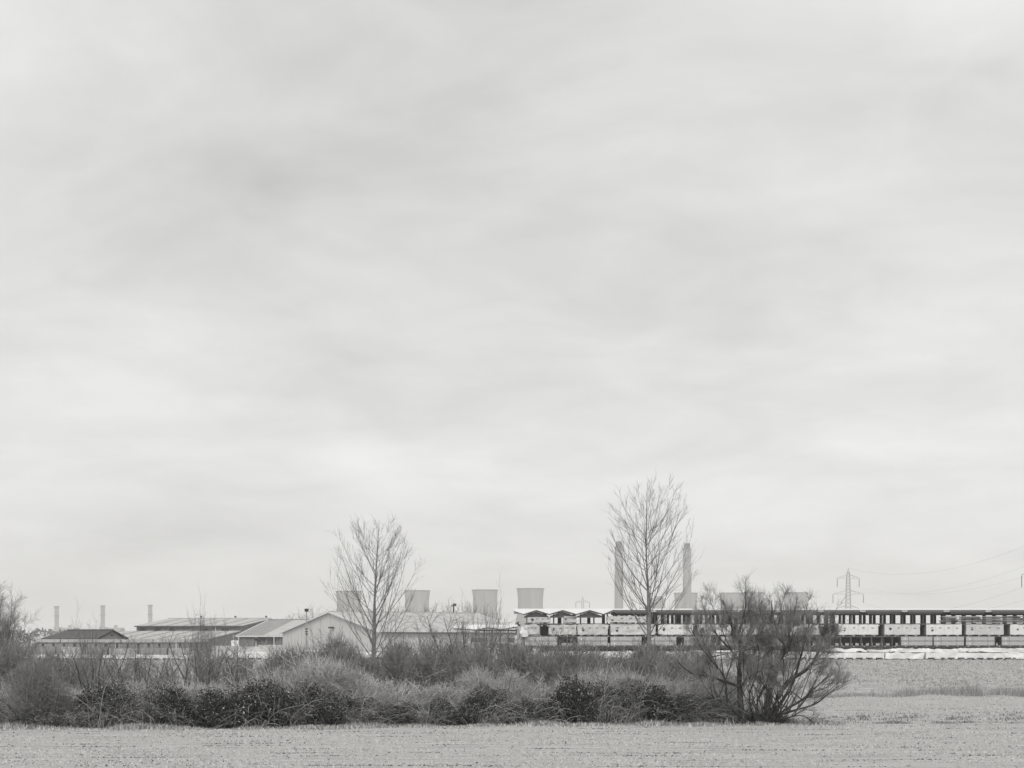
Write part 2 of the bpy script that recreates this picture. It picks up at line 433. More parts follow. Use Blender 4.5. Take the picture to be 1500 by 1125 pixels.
def frame(O, ang):
    U = np.array((cos(ang), sin(ang), 0)); V = np.array((-sin(ang), cos(ang), 0)); O = np.array(O, float)
    return lambda u, v, z: tuple(U * u + V * v + np.array((0, 0, z)))
def shed(name, label, O, ang, Ln, W, ze, zr, mw, mr, over=0.35, hip=0.0, gutter=None, strips=(), strip_m=None, verge=None, cat='shed'):
    t = thing(name, label, cat, (O[0], O[1], YARD)); f = frame(O, ang)
    ze -= YARD; zr -= YARD
    wl = MB()
    wl.poly([f(0, 0, 0), f(Ln, 0, 0), f(Ln, 0, ze), f(0, 0, ze)]); wl.poly([f(Ln, W, 0), f(0, W, 0), f(0, W, ze), f(Ln, W, ze)])
    wl.poly([f(0, W, 0), f(0, 0, 0), f(0, 0, ze), f(0, W / 2, zr), f(0, W, ze)])
    if hip: wl.poly([f(Ln, 0, 0), f(Ln, W, 0), f(Ln, W, ze), f(Ln, 0, ze)])
    else: wl.poly([f(Ln, 0, 0), f(Ln, W, 0), f(Ln, W, ze), f(Ln, W / 2, zr), f(Ln, 0, ze)])
    wl.build('wall', mw, t)
    sl = (zr - ze) / (W / 2); th = 0.16
    u0, u1 = -over, Ln + over; ur = Ln - hip if hip else u1
    def surf(v, dz=0.0):             # roof height at v
        return (ze + sl * (v if v <= W / 2 else W - v)) + 0.04 + dz
    for nm, va, vb in (('roof_slope', -over, W / 2), ('roof_slope', W + over, W / 2)):
        ring = [(u0, va), (u1, va), (ur, vb), (u0, vb)]
        r = MB(); bot = [f(a, b, surf(b)) for a, b in ring]; top = [f(a, b, surf(b, th)) for a, b in ring]
        if va > vb: bot = bot[::-1]; top = top[::-1]
        r.hexa(bot + top); ro = r.build(nm, mr, t)
        if va < vb:
            for (s0, s1) in strips:
                MB().hexa([f(s0, va + 0.1, surf(va + 0.1, th)), f(s1, va + 0.1, surf(va + 0.1, th)), f(s1, vb - 0.4, surf(vb - 0.4, th)), f(s0, vb - 0.4, surf(vb - 0.4, th)),
                           f(s0, va + 0.1, surf(va + 0.1, th + 0.05)), f(s1, va + 0.1, surf(va + 0.1, th + 0.05)), f(s1, vb - 0.4, surf(vb - 0.4, th + 0.05)), f(s0, vb - 0.4, surf(vb - 0.4, th + 0.05))]).build('roof_strip', strip_m, ro)
    if hip: MB().poly([f(u1, -over, surf(-over, th)), f(u1, W + over, surf(-over, th)), f(ur, W / 2, surf(W / 2, th))]).build('roof_hip', mr, t)
    MB().bar(f(u0 - 0.05, W / 2, surf(W / 2, th + 0.02)), f(ur - 0.05, W / 2, surf(W / 2, th + 0.02)), 0.3).build('ridge_cap', mr, t)
    if gutter:
        MB().bar(f(u0, -over - 0.12, surf(-over, 0.02)), f(u1, -over - 0.12, surf(-over, 0.02)), 0.26).build('gutter', gutter, t)
    if verge:
        for uu in (u0 - 0.08, u1 + 0.08):
            for va in (-over, W + over):
                if hip and uu > 0: continue
                MB().bar(f(uu, va, surf(-over, 0.08)), f(uu, W / 2, surf(W / 2, 0.08)), 0.24).build('verge_board', verge, t)
    return t, f, surf
# the pale shed in the middle
BX = at(558, 360, 0)
t, f, surf = shed('pale_shed', 'large pale metal-clad shed with shallow gable behind the left poplar', BX, radians(40), 34, 31, 4.78, 8.45, m_clad, m_roofp, over=0.3, gutter=m_trim, verge=m_trim_l)
lm = MB().box(-0.1, 0.9, -0.9, 0, 0, 0.25).bar((0.4, 0, 0.1), (0.4, -0.6, 0.25), 0.1)
o = lm.build('wall_lamp', m_black, t); o.location = f(-0.45, 15.2, zat(920.5, 372) - YARD)
for uu in (8.5, 17, 25.5):
    MB().bar(f(uu, -0.12, 0), f(uu, -0.12, 3.4), 0.14).build('downpipe', m_clad, t)
MB().bar(f(0.5, 7.5, surf(7.5, 0.18)), f(33.5, 7.5, surf(7.5, 0.18)), 0.1).build('sheet_lap', m_roofp, t)
for k in range(1, 10):
    vv = 31 * k / 10; hg = 4.78 - YARD + (8.45 - 4.78) * (vv if vv < 15.5 else 31 - vv) / 15.5 - .15
    MB().bar(f(-.01, vv, 0), f(-.01, vv, hg), .07).build('panel_joint', m_roofd2, t)
for k in range(1, 11):
    MB().bar(f(34 * k / 11, -.01, 0), f(34 * k / 11, -.01, 3.45), .06).build('panel_joint', m_roofd2, t)
    MB().bar(f(34 * k / 11, .2, surf(.2, .17)), f(34 * k / 11, 15, surf(15, .17)), .07).build('roof_joint', m_roofd2, t)
# shed with the two-tone roof
MX = at(349, 440, 0)
t, f, surf = shed('boarded_shed', 'dark boarded shed with two-tone sloping roof beside the pale shed', MX, radians(-18), 30, 32, zat(932, 440), zat(909.5, 456), m_wood, m_roofd, over=0.3, gutter=m_trim_l, strips=((6.0, 22),), strip_m=m_roofp, verge=m_trim_l)
for uu in (0.3, 4.4, 8.6):
    MB().bar(f(uu, -0.45, 0), f(uu, -0.45, zat(932, 440) - YARD), 0.16).build('downpipe', m_trim_l, t)
MB().box(-1.2, 1.2, -0.6, 0, 0, 0.5).build('hood_lamp', m_black, t).location = f(5.2, -0.1, 2.3)
MB().box(-0.9, 0.9, -0.5, 0, 0, 0.4).build('hood_lamp', m_black, t).location = f(8.0, -0.1, 2.2)
for k in range(14):
    MB().box(-0.05, 0.05, -0.09, 0, 0.1, zat(932, 440) - YARD - 0.25).build('wall_batten', m_wood, t).location = f(0.6 + k * 0.8, -0.02, 0)
# the long shed with its lean-to
LX = at(200, 500, 0); LA = radians(-10.4)
LE, LR = zat(917.6, 498), zat(907.2, 521)
t, f, surf = shed('long_shed', 'long timber shed with low pale roof and dark gable', LX, LA, 26.5, 47, LE, LR, m_wood, m_rooff, over=0.4,
                  gutter=m_trim, strips=[(x, x + 0.3) for x in (3.2, 7.6, 12.0, 16.4, 20.8, 25.0)], strip_m=m_wood)
for uu in (8.4, 17.5, 25.6):
    MB().lathe([(0.15, 0), (0.15, 0.55), (0.28, 0.6), (0.28, 0.85), (0.08, 0.95)], 10).build('roof_cowl', m_trim, t).location = f(uu, 23.5, surf(23.5) - 0.1)
for uu in (1.6, 5.4, 9.2, 17.6, 22.6):
    MB().poly([(-1.0, -0.3, 0), (1.0, -0.3, 0), (0.5, -0.3, 0.6), (-0.5, -0.3, 0.6)]).poly([(-1.0, -0.3, 0), (-0.5, -0.3, 0.6), (-0.5, 0, 0.6), (-1, 0, 0)]).poly([(1.0, -0.3, 0), (1, 0, 0), (0.5, 0, 0.6), (0.5, -0.3, 0.6)]).poly([(-0.5, -0.3, 0.6), (0.5, -0.3, 0.6), (0.5, 0, 0.6), (-0.5, 0, 0.6)]).poly([(-1, -.3, 0), (-1, 0, 0), (1, 0, 0), (1, -.3, 0)]).build('vent_hood', m_black, t).location = f(uu, -0.03, zat(924.5, 500) - YARD)
MB().bar(f(20.2, -0.15, 3.6), f(20.2, -0.15, LE - YARD), 0.18).build('downpipe', m_trim_l, t)
for k in range(16):
    MB().box(-0.05, 0.05, -0.07, 0, 3.5, LE - YARD - 0.2).build('wall_batten', m_wood, t).location = f(0.8 + k * 1.6, -0.01, 0)
for k in range(10):
    vv = 2.2 + k * 4.6
    hgt = LE - YARD + (LR - LE) * (vv if vv < 23.5 else 47 - vv) / 23.5 - 0.2
    MB().bar(f(26.55, vv, 0.2), f(26.55, vv, hgt), 0.12).build('wall_batten', m_wood, t)
zt, zb, wd = zat(925, 498) - YARD, zat(937, 472) - YARD, 24.8
lean = MB()
lean.hexa([f(-16, -wd, zb), f(26.5, -wd, zb), f(26.5, -0.05, zt), f(-16, -0.05, zt), f(-16, -wd, zb + .18), f(26.5, -wd, zb + .18), f(26.5, -0.05, zt + .18), f(-16, -0.05, zt + .18)])
lr_ = lean.build('lean_to_roof', m_rooff, t)
for x in (-12.5, -8, -3.5, 1, 5.5, 10, 14.5, 19, 23.5):
    e = lambda v: zb + (zt - zb) * (v + wd) / wd + 0.185
    MB().hexa([f(x, -wd + .1, e(-wd + .1)), f(x + .3, -wd + .1, e(-wd + .1)), f(x + .3, -.5, e(-.5)), f(x, -.5, e(-.5)), f(x, -wd + .1, e(-wd + .1) + .06), f(x + .3, -wd + .1, e(-wd + .1) + .06), f(x + .3, -.5, e(-.5) + .06), f(x, -.5, e(-.5) + .06)]).build('roof_strip', m_wood, lr_)
lw = MB(); lw.poly([f(26.3, -wd + .3, 0), f(26.3, -0.1, 0), f(26.3, -0.1, zt - .02), f(26.3, -wd + .3, zb)]); lw.poly([f(-15.8, -wd + .3, 0), f(26.3, -wd + .3, 0), f(26.3, -wd + .3, zb), f(-15.8, -wd + .3, zb)])
lw.poly([f(-15.8, -.1, 0), f(-15.8, -wd + .3, 0), f(-15.8, -wd + .3, zb), f(-15.8, -.1, zt - .02)])
lw.build('lean_to_wall', m_wood, t)
dd = MB()
for a, b in (((19.0, 0.0), (19.0, 2.3)), ((25.0, 0.0), (25.0, 2.3)), ((18.8, 2.3), (25.2, 2.3))):
    dd.bar(f(a[0], -wd + .2, a[1]), f(b[0], -wd + .2, b[1]), 0.4)
dd.build('door_frame', m_rooff, t)
# little dark-roofed building
C0 = at(143, 350, 0); G0 = np.array((0.5, 0.866, 0)) * 7
t, f, surf = shed('dark_roofed_building', 'low building with dark tiled hipped roof and small gable', C0 + G0, math.atan2(0.5, -0.866), 12.2, 7.0, zat(935.5, 350), zat(924.8, 353), m_brick, m_slate, over=0.35, hip=2.2, verge=m_black, gutter=m_trim_l, cat='building')
MB().box(-0.35, 0.35, -0.05, 0, 0, 0.35).build('gable_vent', m_trim, t).location = f(-0.1, 3.5, 2.95)
for vv in (1.6, 4.6):
    wn = MB().bar(f(-0.06, vv, 0.9), f(-0.06, vv + 0.9, 0.9), 0.1).bar(f(-0.06, vv, 1.9), f(-0.06, vv + .9, 1.9), .1).bar(f(-.06, vv, .9), f(-.06, vv, 1.9), .1).bar(f(-.06, vv + .9, .9), f(-.06, vv + .9, 1.9), .1).build('window', m_trim_l, t)
    MB().poly([f(-0.03, vv + .9, 0.9), f(-0.03, vv, 0.9), f(-0.03, vv, 1.9), f(-0.03, vv + .9, 1.9)]).build('pane', m_black, wn)

# ------------------------------------------------------------------ timber packs
m_wrap = mat('white_wrap', 0.66, 0.5, var=0.10, scale=2.0, bump=0.5, bscale=3, spec=0.4)
m_wrap2 = mat('off_white_wrap', 0.5, 0.55, var=0.16, scale=1.5, bump=0.6, spec=0.4)
m_film = mat('white_film', 0.70, 0.5, var=0.18, scale=1.4, bump=0.8, spec=0.4)
m_wrap3 = mat('dull_wrap', 0.56, 0.55, var=0.14, scale=1.2, bump=0.6, spec=0.4)
m_end = mat('pack_end_timber', 0.46, 0.85, var=0.3, scale=12)
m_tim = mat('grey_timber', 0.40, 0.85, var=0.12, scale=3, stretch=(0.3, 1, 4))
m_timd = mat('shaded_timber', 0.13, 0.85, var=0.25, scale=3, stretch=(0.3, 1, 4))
m_timm = mat('mid_timber', 0.25, 0.85, var=0.2, scale=3, stretch=(0.3, 1, 4))
m_print_slot = mat('print_and_slot_shade', 0.05, 0.6)  # print ink, and the painted shade of the fork openings
m_bear = mat('bearer_timber', 0.30, 0.9, var=0.25, scale=5)
m_strap = mat('strap', 0.08, 0.5)
m_tag = mat('white_tag', 0.85, 0.6)
def wrap_mesh(Ln, W, Ht, amp, seed, sag=0.0):
    """a soft-edged wrapped block, origin at the bottom centre of its front face edge"""
    r = np.random.default_rng(seed); nx, ny, nz = 18, 5, 6; V = []; Fq = []
    def face(o, a, b, na, nb):
        i0 = len(V)
        for j in range(nb + 1):
            for i in range(na + 1):
                V.append(np.array(o) + np.array(a) * i / na + np.array(b) * j / nb)
        for j in range(nb):
            for i in range(na):
                q = i0 + j * (na + 1) + i; Fq.append((q, q + 1, q + na + 2, q + na + 1))
    x0 = -Ln / 2
    face((x0, 0, 0), (Ln, 0, 0), (0, 0, Ht), nx, nz)
    face((x0, 0, Ht), (Ln, 0, 0), (0, W, 0), nx, ny)
    face((x0 + Ln, W, 0), (-Ln, 0, 0), (0, 0, Ht), nx, nz)
    face((x0, W, 0), (0, -W, 0), (0, 0, Ht), ny, nz)
    face((x0 + Ln, 0, 0), (0, W, 0), (0, 0, Ht), ny, nz)
    face((x0, W, 0), (Ln, 0, 0), (0, -W, 0), 2, 1)
    P = np.array(V); D = np.zeros_like(P)
    for k in range(9):
        kx, ky, kz, ph = r.normal(0, 3.2), r.normal(0, 3), r.normal(0, 4), r.uniform(0, 6.3)
        s = np.sin(P[:, 0] * kx + P[:, 1] * ky + P[:, 2] * kz + ph)
        D += s[:, None] * r.normal(0, 1, 3)[None] * amp / 3
    D[:, 2] -= sag * np.abs(np.sin((P[:, 0] / Ln + 0.5) * 3 * pi)) * (P[:, 2] > Ht * 0.9)
    P = P + D; P[:, 2] = np.maximum(P[:, 2], 0.0)
    return mesh_np('wrap', P, np.array(Fq), 4)
def heart(mb, x, z, s, y):
    pts = [(0, -1), (0.9, -0.1), (1.0, 0.5), (0.55, 0.8), (0.1, 0.45), (-0.4, 0.7), (-0.9, 0.45), (-0.85, -0.1)]
    mb.poly([(x + a * s, y, z + b * s) for a, b in pts])
def wrapped_pack(label, Ln, W, Ht, seed, amp=0.02, marks=True, mw=None, sag=0.0, group=None, nb=4, bh=0.12, end=True, slots=0):
    t = thing('timber_pack', label, 'timber pack', group=group); mw = mw or m_wrap
    o = link('wrap', wrap_mesh(Ln, W, Ht, amp, seed, sag), mw, t); o.location = (0, 0, bh)
    if end: MB().box(-Ln / 2 - 0.03, -Ln / 2 - 0.012 - amp, 0.04, W - 0.04, bh + 0.04, bh + Ht - 0.04).build('end_panel', m_end, t)
    for k in range(slots):
        x = -Ln / 2 + Ln * (k + 0.5) / slots
        MB().box(x - 0.36, x + 0.36, -amp - .022, -amp - .008, bh + 0.03, bh + 0.13).build('slot_shade', m_print_slot, t)  # fork openings not cut: their inner shade is painted as dark strips
    for k in range(nb):
        x = -Ln / 2 + Ln * (k + 0.5) / nb
        MB().box(x - 0.25, x + 0.25, 0.03, W - 0.03, 0, bh).build('bearer', m_bear, t)
    if marks:
        r = random.Random(seed); y = -amp - 0.012
        for k in range(4):
            x = -Ln / 2 + Ln * (k + 0.55) / 4.3; z = bh + Ht * 0.62 + r.uniform(-.03, .03)
            m = MB().poly([(x, y, z), (x + 0.36, y, z + 0.01), (x + 0.36, y, z + 0.10), (x, y, z + 0.09)])
            m.build('print_mark', m_print_slot, t)
        for k in (1, 2, 3):
            x = -Ln / 2 + Ln * k / 4
            MB().poly([(x, y, bh + .02), (x + 0.022, y, bh + .02), (x + 0.022, y, bh + Ht - .03), (x, y, bh + Ht - .03)]).build('strap', m_tim, t)
        m = MB(); heart(m, -Ln / 2 + Ln * r.uniform(0.12, 0.22), bh + Ht * r.uniform(0.38, 0.55), r.uniform(0.15, 0.25), y - 0.004); m.build('emblem', m_print_slot, t)
    return t
def plain_pack(label, Ln, W, Ht, mt=None, group=None, bh=0.06, tag=True):
    t = thing('timber_pack', label, 'timber pack', group=group); mt = mt or m_tim
    MB().box(-Ln / 2, Ln / 2, 0, W, bh, bh + Ht).build('boards', mt, t)
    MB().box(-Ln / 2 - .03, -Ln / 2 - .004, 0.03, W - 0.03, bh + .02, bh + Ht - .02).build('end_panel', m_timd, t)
    for k in (0.24, 0.76):
        x = -Ln / 2 + Ln * k
        MB().box(x - .02, x + .02, -.012, W + .012, bh - .006, bh + Ht + .006).build('strap', m_strap, t)
    for k in (0.1, 0.37, 0.63, 0.9):
        x = -Ln / 2 + Ln * k
        MB().box(x - .06, x + .06, 0.02, W - .02, 0, bh).build('bearer', m_bear, t)
    if tag: MB().box(-Ln * .38, -Ln * .38 + 0.09, -.01, -.003, bh + Ht * .3, bh + Ht * .65).build('tag', m_tag, t)
    return t

# ------------------------------------------------------------------ main rack
RD = 300.0; RS = RD / F
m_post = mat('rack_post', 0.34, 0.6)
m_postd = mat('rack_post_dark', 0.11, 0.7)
m_beam = mat('rack_beam', 0.08, 0.7)
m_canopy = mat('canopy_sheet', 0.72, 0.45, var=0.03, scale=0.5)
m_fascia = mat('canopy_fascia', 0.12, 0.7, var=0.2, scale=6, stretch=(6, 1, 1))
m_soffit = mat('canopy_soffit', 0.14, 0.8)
def X(px, d=RD): return (px - CX) / F * d
xl, xr = X(768), X(1640)
rack = thing('timber_rack', 'long roofed cantilever rack stacked with timber packs across the yard', 'storage rack', ((xl + xr) / 2, RD, YARD))
ox = (xl + xr) / 2
Z = lambda py: zat(py, RD) - YARD
z1, z2, z3, zs = Z(946), Z(930.8), Z(912.8), Z(899.5)
post = MB().box(-0.1, 0.1, 2.55, 2.8, 0, zs + 0.1).box(-0.09, 0.09, 0.0, 2.55, z1 - 0.16, z1).box(-0.09, 0.09, 0.0, 2.55, z2 - 0.16, z2).mesh('post')
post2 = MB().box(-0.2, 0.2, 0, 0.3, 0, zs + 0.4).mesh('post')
x = X(900)
k = 0
while x < xr:
    link('post', post, m_post, rack, (x - ox, 0, 0)); x += 1.525
x = X(772)
while x < X(896):
    link('post', post, m_post, rack, (x - ox, 0, 0)); x += 1.98
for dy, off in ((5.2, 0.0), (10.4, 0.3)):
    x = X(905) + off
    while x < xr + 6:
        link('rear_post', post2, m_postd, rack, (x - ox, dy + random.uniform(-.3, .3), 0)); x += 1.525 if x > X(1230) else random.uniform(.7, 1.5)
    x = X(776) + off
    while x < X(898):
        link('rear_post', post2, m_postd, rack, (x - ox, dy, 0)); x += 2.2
for zz_, nm in ((z1 - 0.2, 'shelf_beam'), (z2 - 0.2, 'shelf_beam'), (z3 - 0.18, 'shelf_beam')):
    for yy_ in (0.12, 5.0, 10.2):
        MB().box(xl - ox, xr - ox, yy_, yy_ + 0.14, zz_ - (0.06 if nm else 0), zz_ + 0.14).build(nm, m_beam, rack)
    if zz_ > 3: MB().box(xl - ox + .1, xr - ox - .1, 0.3, 10.0, zz_ + 0.02, zz_ + 0.1).build('shelf_deck', m_beam, rack)
MB().box(xl - ox, xr - ox, 2.48, 2.52, 0.45, 0.55).build('tie_rail', m_post, rack)
MB().box(xl - ox, xr - ox, 2.48, 2.52, 0.95, 1.03).build('tie_rail', m_post, rack)
# roof: pale sheet rising to a ridge 7 m back, gablets at the left end, fascia boards per bay
zf, zrg = Z(893.6), zat(892.3, RD + 7) - YARD
gx = [X(767) - ox, X(804.5) - ox, X(844) - ox, X(884) - ox]
zp, zv = Z(894), Z(899.8)
def canopy_piece(x0, z0, xb, zb_, name='roof_sheet'):
    m = MB(); th = 0.07
    a0, a1 = (x0, -0.25, z0), (xb, -0.25, zb_)
    b0, b1 = (x0, 7, zrg), (xb, 7, zrg); c0, c1 = (x0, 14, zf - .4), (xb, 14, zf - .4)
    for p, q, r_, s in ((a0, a1, b1, b0), (b0, b1, c1, c0)):
        m.hexa([p, q, r_, s] + [(e[0], e[1], e[2] + th) for e in (p, q, r_, s)])
    m.build(name, m_canopy, rack)
canopy_piece(X(753) - ox, Z(895.3), gx[0], zv)
for a_, b_ in zip(gx[:-1], gx[1:]):
    mid = (a_ + b_) / 2
    canopy_piece(a_, zv, mid, zp); canopy_piece(mid, zp, b_, zv)
    g = MB()
    for p, q in (((a_, zv), (mid, zp)), ((mid, zp), (b_, zv))):
        g.bar((p[0], -0.32, p[1] - 0.05), (q[0], -0.32, q[1] - 0.05), 0.17)
    g.build('verge_board', m_beam, rack)
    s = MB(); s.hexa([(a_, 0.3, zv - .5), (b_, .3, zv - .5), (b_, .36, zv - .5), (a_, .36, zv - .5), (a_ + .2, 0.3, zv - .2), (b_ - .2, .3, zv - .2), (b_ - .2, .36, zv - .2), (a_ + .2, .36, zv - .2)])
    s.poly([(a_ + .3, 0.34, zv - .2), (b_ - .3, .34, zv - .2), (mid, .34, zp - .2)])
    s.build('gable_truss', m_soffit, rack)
MB().bar((X(753) - ox, -.32, Z(895.6)), (gx[0], -.32, zv - .05), 0.1).build('verge_board', m_beam, rack)
canopy_piece(gx[-1], zv, X(899) - ox, zf); canopy_piece(X(899) - ox, zf, xr - ox + 1, zf)
MB().bar((gx[-1], -.32, zv - .05), (X(899) - ox, -.32, zf - .06), 0.17).build('verge_board', m_beam, rack)
x = X(900); i = 0
while x < xr:
    e = min(x + 5.25, xr + .5)
    jz = random.uniform(-.05, .05)
    MB().hexa([(x - ox, -.34, Z(896.9) + jz), (e - ox, -.34, Z(896.9) + jz), (e - ox, -.28, Z(896.9) + jz), (x - ox, -.28, Z(896.9) + jz), (x - ox, -.34, Z(893.9)), (e - ox, -.34, Z(893.9)), (e - ox, -.28, Z(893.9)), (x - ox, -.28, Z(893.9))]).build('fascia_board', m_fascia, rack)
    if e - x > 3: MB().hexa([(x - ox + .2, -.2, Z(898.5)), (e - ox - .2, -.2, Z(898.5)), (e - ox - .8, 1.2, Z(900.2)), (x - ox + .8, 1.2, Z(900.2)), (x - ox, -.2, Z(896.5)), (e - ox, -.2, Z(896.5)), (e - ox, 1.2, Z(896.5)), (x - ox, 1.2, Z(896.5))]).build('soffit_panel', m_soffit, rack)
    if e < xr: MB().box(e - ox + .02, e - ox + .86, -.3, -.27, Z(896.4), Z(893.95)).build('valley_flashing', m_rooff, rack)
    x += 6.13
MB().box(X(896) - ox, xr - ox, 1.3, 1.6, zs - .16, Z(896.8)).build('eaves_beam', m_beam, rack)
br = MB(); bx = X(1290) - ox
br.bar((bx - .1, 2.4, 0.2), (bx + .75, 2.4, z2 - .3), .06); br.bar((bx + 1.4, 2.4, 0.2), (bx + .75, 2.4, z2 - .3), .06); br.build('brace', m_post, rack)

# packs on the shelves
G2 = 'white wrapped packs on the middle shelf of the long rack'
mids = [(775, 23), (824, 40), (868, 44), (927, 66), (990, 50), (1046, 48), (1118, 74), (1175, 50), (1257, 58), (1321, 52), (1383, 52), (1443, 55), (1506, 52), (1567, 52), (1620, 40)]
for i, (px, wpx) in enumerate(mids):
    pale = px > 1200
    t = wrapped_pack('white wrapped timber pack, %s from the shed end on the rack middle shelf' % ORD[i], wpx * RS, 2.45, 1.52 + (0.0 if pale else random.uniform(-.06, .0)), 100 + i,
                     amp=0.022 if pale else 0.06, mw=[m_wrap, m_wrap3, m_wrap, m_wrap2][i % 4] if px > 880 else m_wrap2, group=G2, bh=0.1)
    t.location = (X(px) + random.uniform(-.06, .06), RD + random.uniform(-.05, .12), YARD + z2); t.rotation_euler = (0, random.uniform(-.004, .004), random.uniform(-.012, .012))
lows = [(790, 54), (868, 44), (917, 46), (970, 42), (1022, 40), (1075, 40), (1128, 46), (1343, 46), (1390, 45), (1436, 42), (1490, 46), (1540, 46), (1590, 46)]
for i, (px, wpx) in enumerate(lows):
    for tier in (0, 1):
        t = plain_pack('grey timber pack, %s of %s pair from the shed end, rack bottom shelf' % ('upper' if tier else 'lower', ORD[i]), wpx * RS * random.uniform(.97, 1.0), 2.45, 0.6, group='grey packs paired on the bottom shelf of the long rack')
        t.location = (X(px), RD + 0.02 * tier, YARD + z1 + tier * 0.68)
# dark packs filling the rear rows
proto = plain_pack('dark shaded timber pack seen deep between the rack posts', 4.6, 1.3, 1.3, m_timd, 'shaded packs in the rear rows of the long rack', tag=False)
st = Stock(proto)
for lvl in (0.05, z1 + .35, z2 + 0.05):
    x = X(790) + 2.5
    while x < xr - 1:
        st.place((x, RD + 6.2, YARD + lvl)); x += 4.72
# top shelf: wrapped packs, boards and crumpled sheets
for i, (px, wpx, ht) in enumerate(((790, 34, 0.75), (835, 18, 0.95), (917, 55, 0.88))):
    t = wrapped_pack(['creased wrapped pack on the rack top shelf under the first gable', 'dark rounded wrapped pack on the rack top shelf under the second gable', 'long off-white pack on the rack top shelf beside the taller poplar'][i], wpx * RS, 1.3, ht, 300 + i, amp=.05, mw=m_wrap2 if i != 1 else m_end, group=None)
    t.location = (X(px), RD + .05, YARD + z3)
    if i == 1: t['label'] = 'dark rounded wrapped pack on the rack top shelf under the second gable'
m_sheet = mat('crumpled_sheet', 0.30, 0.6, var=0.5, scale=2.2, bump=.6)
topx = [(1390, 24), (1420, 36), (1452, 30), (1482, 34), (1508, 22), (1540, 36), (1590, 40)]
for i, (px, wpx) in enumerate(topx):
    Ln = wpx * RS
    t = thing('board_pile', 'untidy pile of loose boards, %s from the rack pole end on the top shelf' % ORD[len(topx) - 1 - i], 'timber', (X(px), RD, YARD + z3 + 0.02), 'loose board piles on the top shelf of the long rack')
    for k in range(13):
        zz_ = 0.05 + k * 0.075; sk = random.uniform(-.22, .22); l2 = Ln / 2 * random.uniform(.75, 1.15)
        MB().hexa([(-l2, sk, zz_), (l2, sk - .1, zz_ + random.uniform(-.12, .16)), (l2, sk + .5, zz_), (-l2, sk + .55, zz_), (-l2, sk, zz_ + .05), (l2, sk - .1, zz_ + .06), (l2, sk + .5, zz_ + .05), (-l2, sk + .55, zz_ + .05)]).build('board', [m_timm, m_timd, m_beam, m_tim][k % 4], t)
    if i in (1, 3):
        s = thing('crumpled_tarpaulin', 'crumpled plastic sheet over top shelf boards, %s' % ('nearer the empty bays' if i == 1 else 'further from the empty bays'), 'tarpaulin', (X(px) + Ln * .32, RD - .05, YARD + z3 + .05), 'sheets on the rack top shelf')
        link('sheet', wrap_mesh(1.1, .7, .75, .16, 400 + i, .1), m_wrap2, s)

# small gabled canopy in front of the pale shed
CD = 318.0
cxl, cxr = X(664, CD), X(757, CD); co = (cxl + cxr) / 2
cn = thing('small_canopy_rack', 'low double-gabled timber canopy between the pale shed and long rack', 'storage rack', (co, CD, YARD))
Zc = lambda py: zat(py, CD) - YARD
cg = [X(664, CD) - co, X(697, CD) - co, X(714, CD) - co, X(735, CD) - co, X(758, CD) - co]
zc = [Zc(920.5), Zc(922.5), Zc(919.5), Zc(922), Zc(918)]
for (a_, za), (b_, zb2) in zip(list(zip(cg, zc))[:-1], list(zip(cg, zc))[1:]):
    m = MB(); back = Zc(916.3) + 0.1
    m.hexa([(a_, -.3, za), (b_, -.3, zb2), (b_, 6, back), (a_, 6, back), (a_, -.3, za + .08), (b_, -.3, zb2 + .08), (b_, 6, back + .08), (a_, 6, back + .08)])
    m.build('roof_sheet', m_canopy, cn)
    MB().bar((a_, -.36, za - .05), (b_, -.36, zb2 - .05), .16).build('verge_board', m_beam, cn)
for x in np.linspace(cg[1], cg[4] - .2, 6):
    MB().box(x - .1, x + .1, 0, .2, 0, Zc(922.5)).build('post', m_postd, cn)
    MB().box(x - .1, x + .1, 5, 5.2, 0, Zc(920.5)).build('rear_post', m_postd, cn)
MB().box(cg[1], cg[4], .3, 4.8, Zc(924.5), Zc(922.6)).build('roof_truss', m_beam, cn)
for i, (px, wpx) in enumerate(((702, 24), (730, 28), (752, 16))):
    for k in (0, 1, 2):
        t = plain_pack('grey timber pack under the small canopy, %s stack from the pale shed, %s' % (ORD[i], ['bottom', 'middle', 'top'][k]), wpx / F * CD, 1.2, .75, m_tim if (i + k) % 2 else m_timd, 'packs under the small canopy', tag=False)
        t.location = (X(px, CD), CD + .3, YARD + .1 + k * .85)
# bulky white sack-like bundles by the canopy's post
for i, (px, py, s) in enumerate(((767.5, 927, 1.0), (756.5, 934, .5), (756.5, 941.5, .5))):
    d = RD - .6
    t = thing('white_bundle', ['large bulging white wrapped bundle at the gable end of the rack', 'small white bundle hanging by the rack end post, upper', 'small white bundle hanging by the rack end post, lower'][i], 'bundle', at(px, d, zat(py, d) - .6 * s), None)
    link('wrap', wrap_mesh(1.05 * s, 1.0 * s, 1.35 * s, .1 * s, 500 + i), m_wrap, t)
    MB().box(-.1, .1, .2, .5, zat(py, d) * 0 + YARD - (zat(py, d) - .6 * s), 0.02).build('prop', m_postd, t)

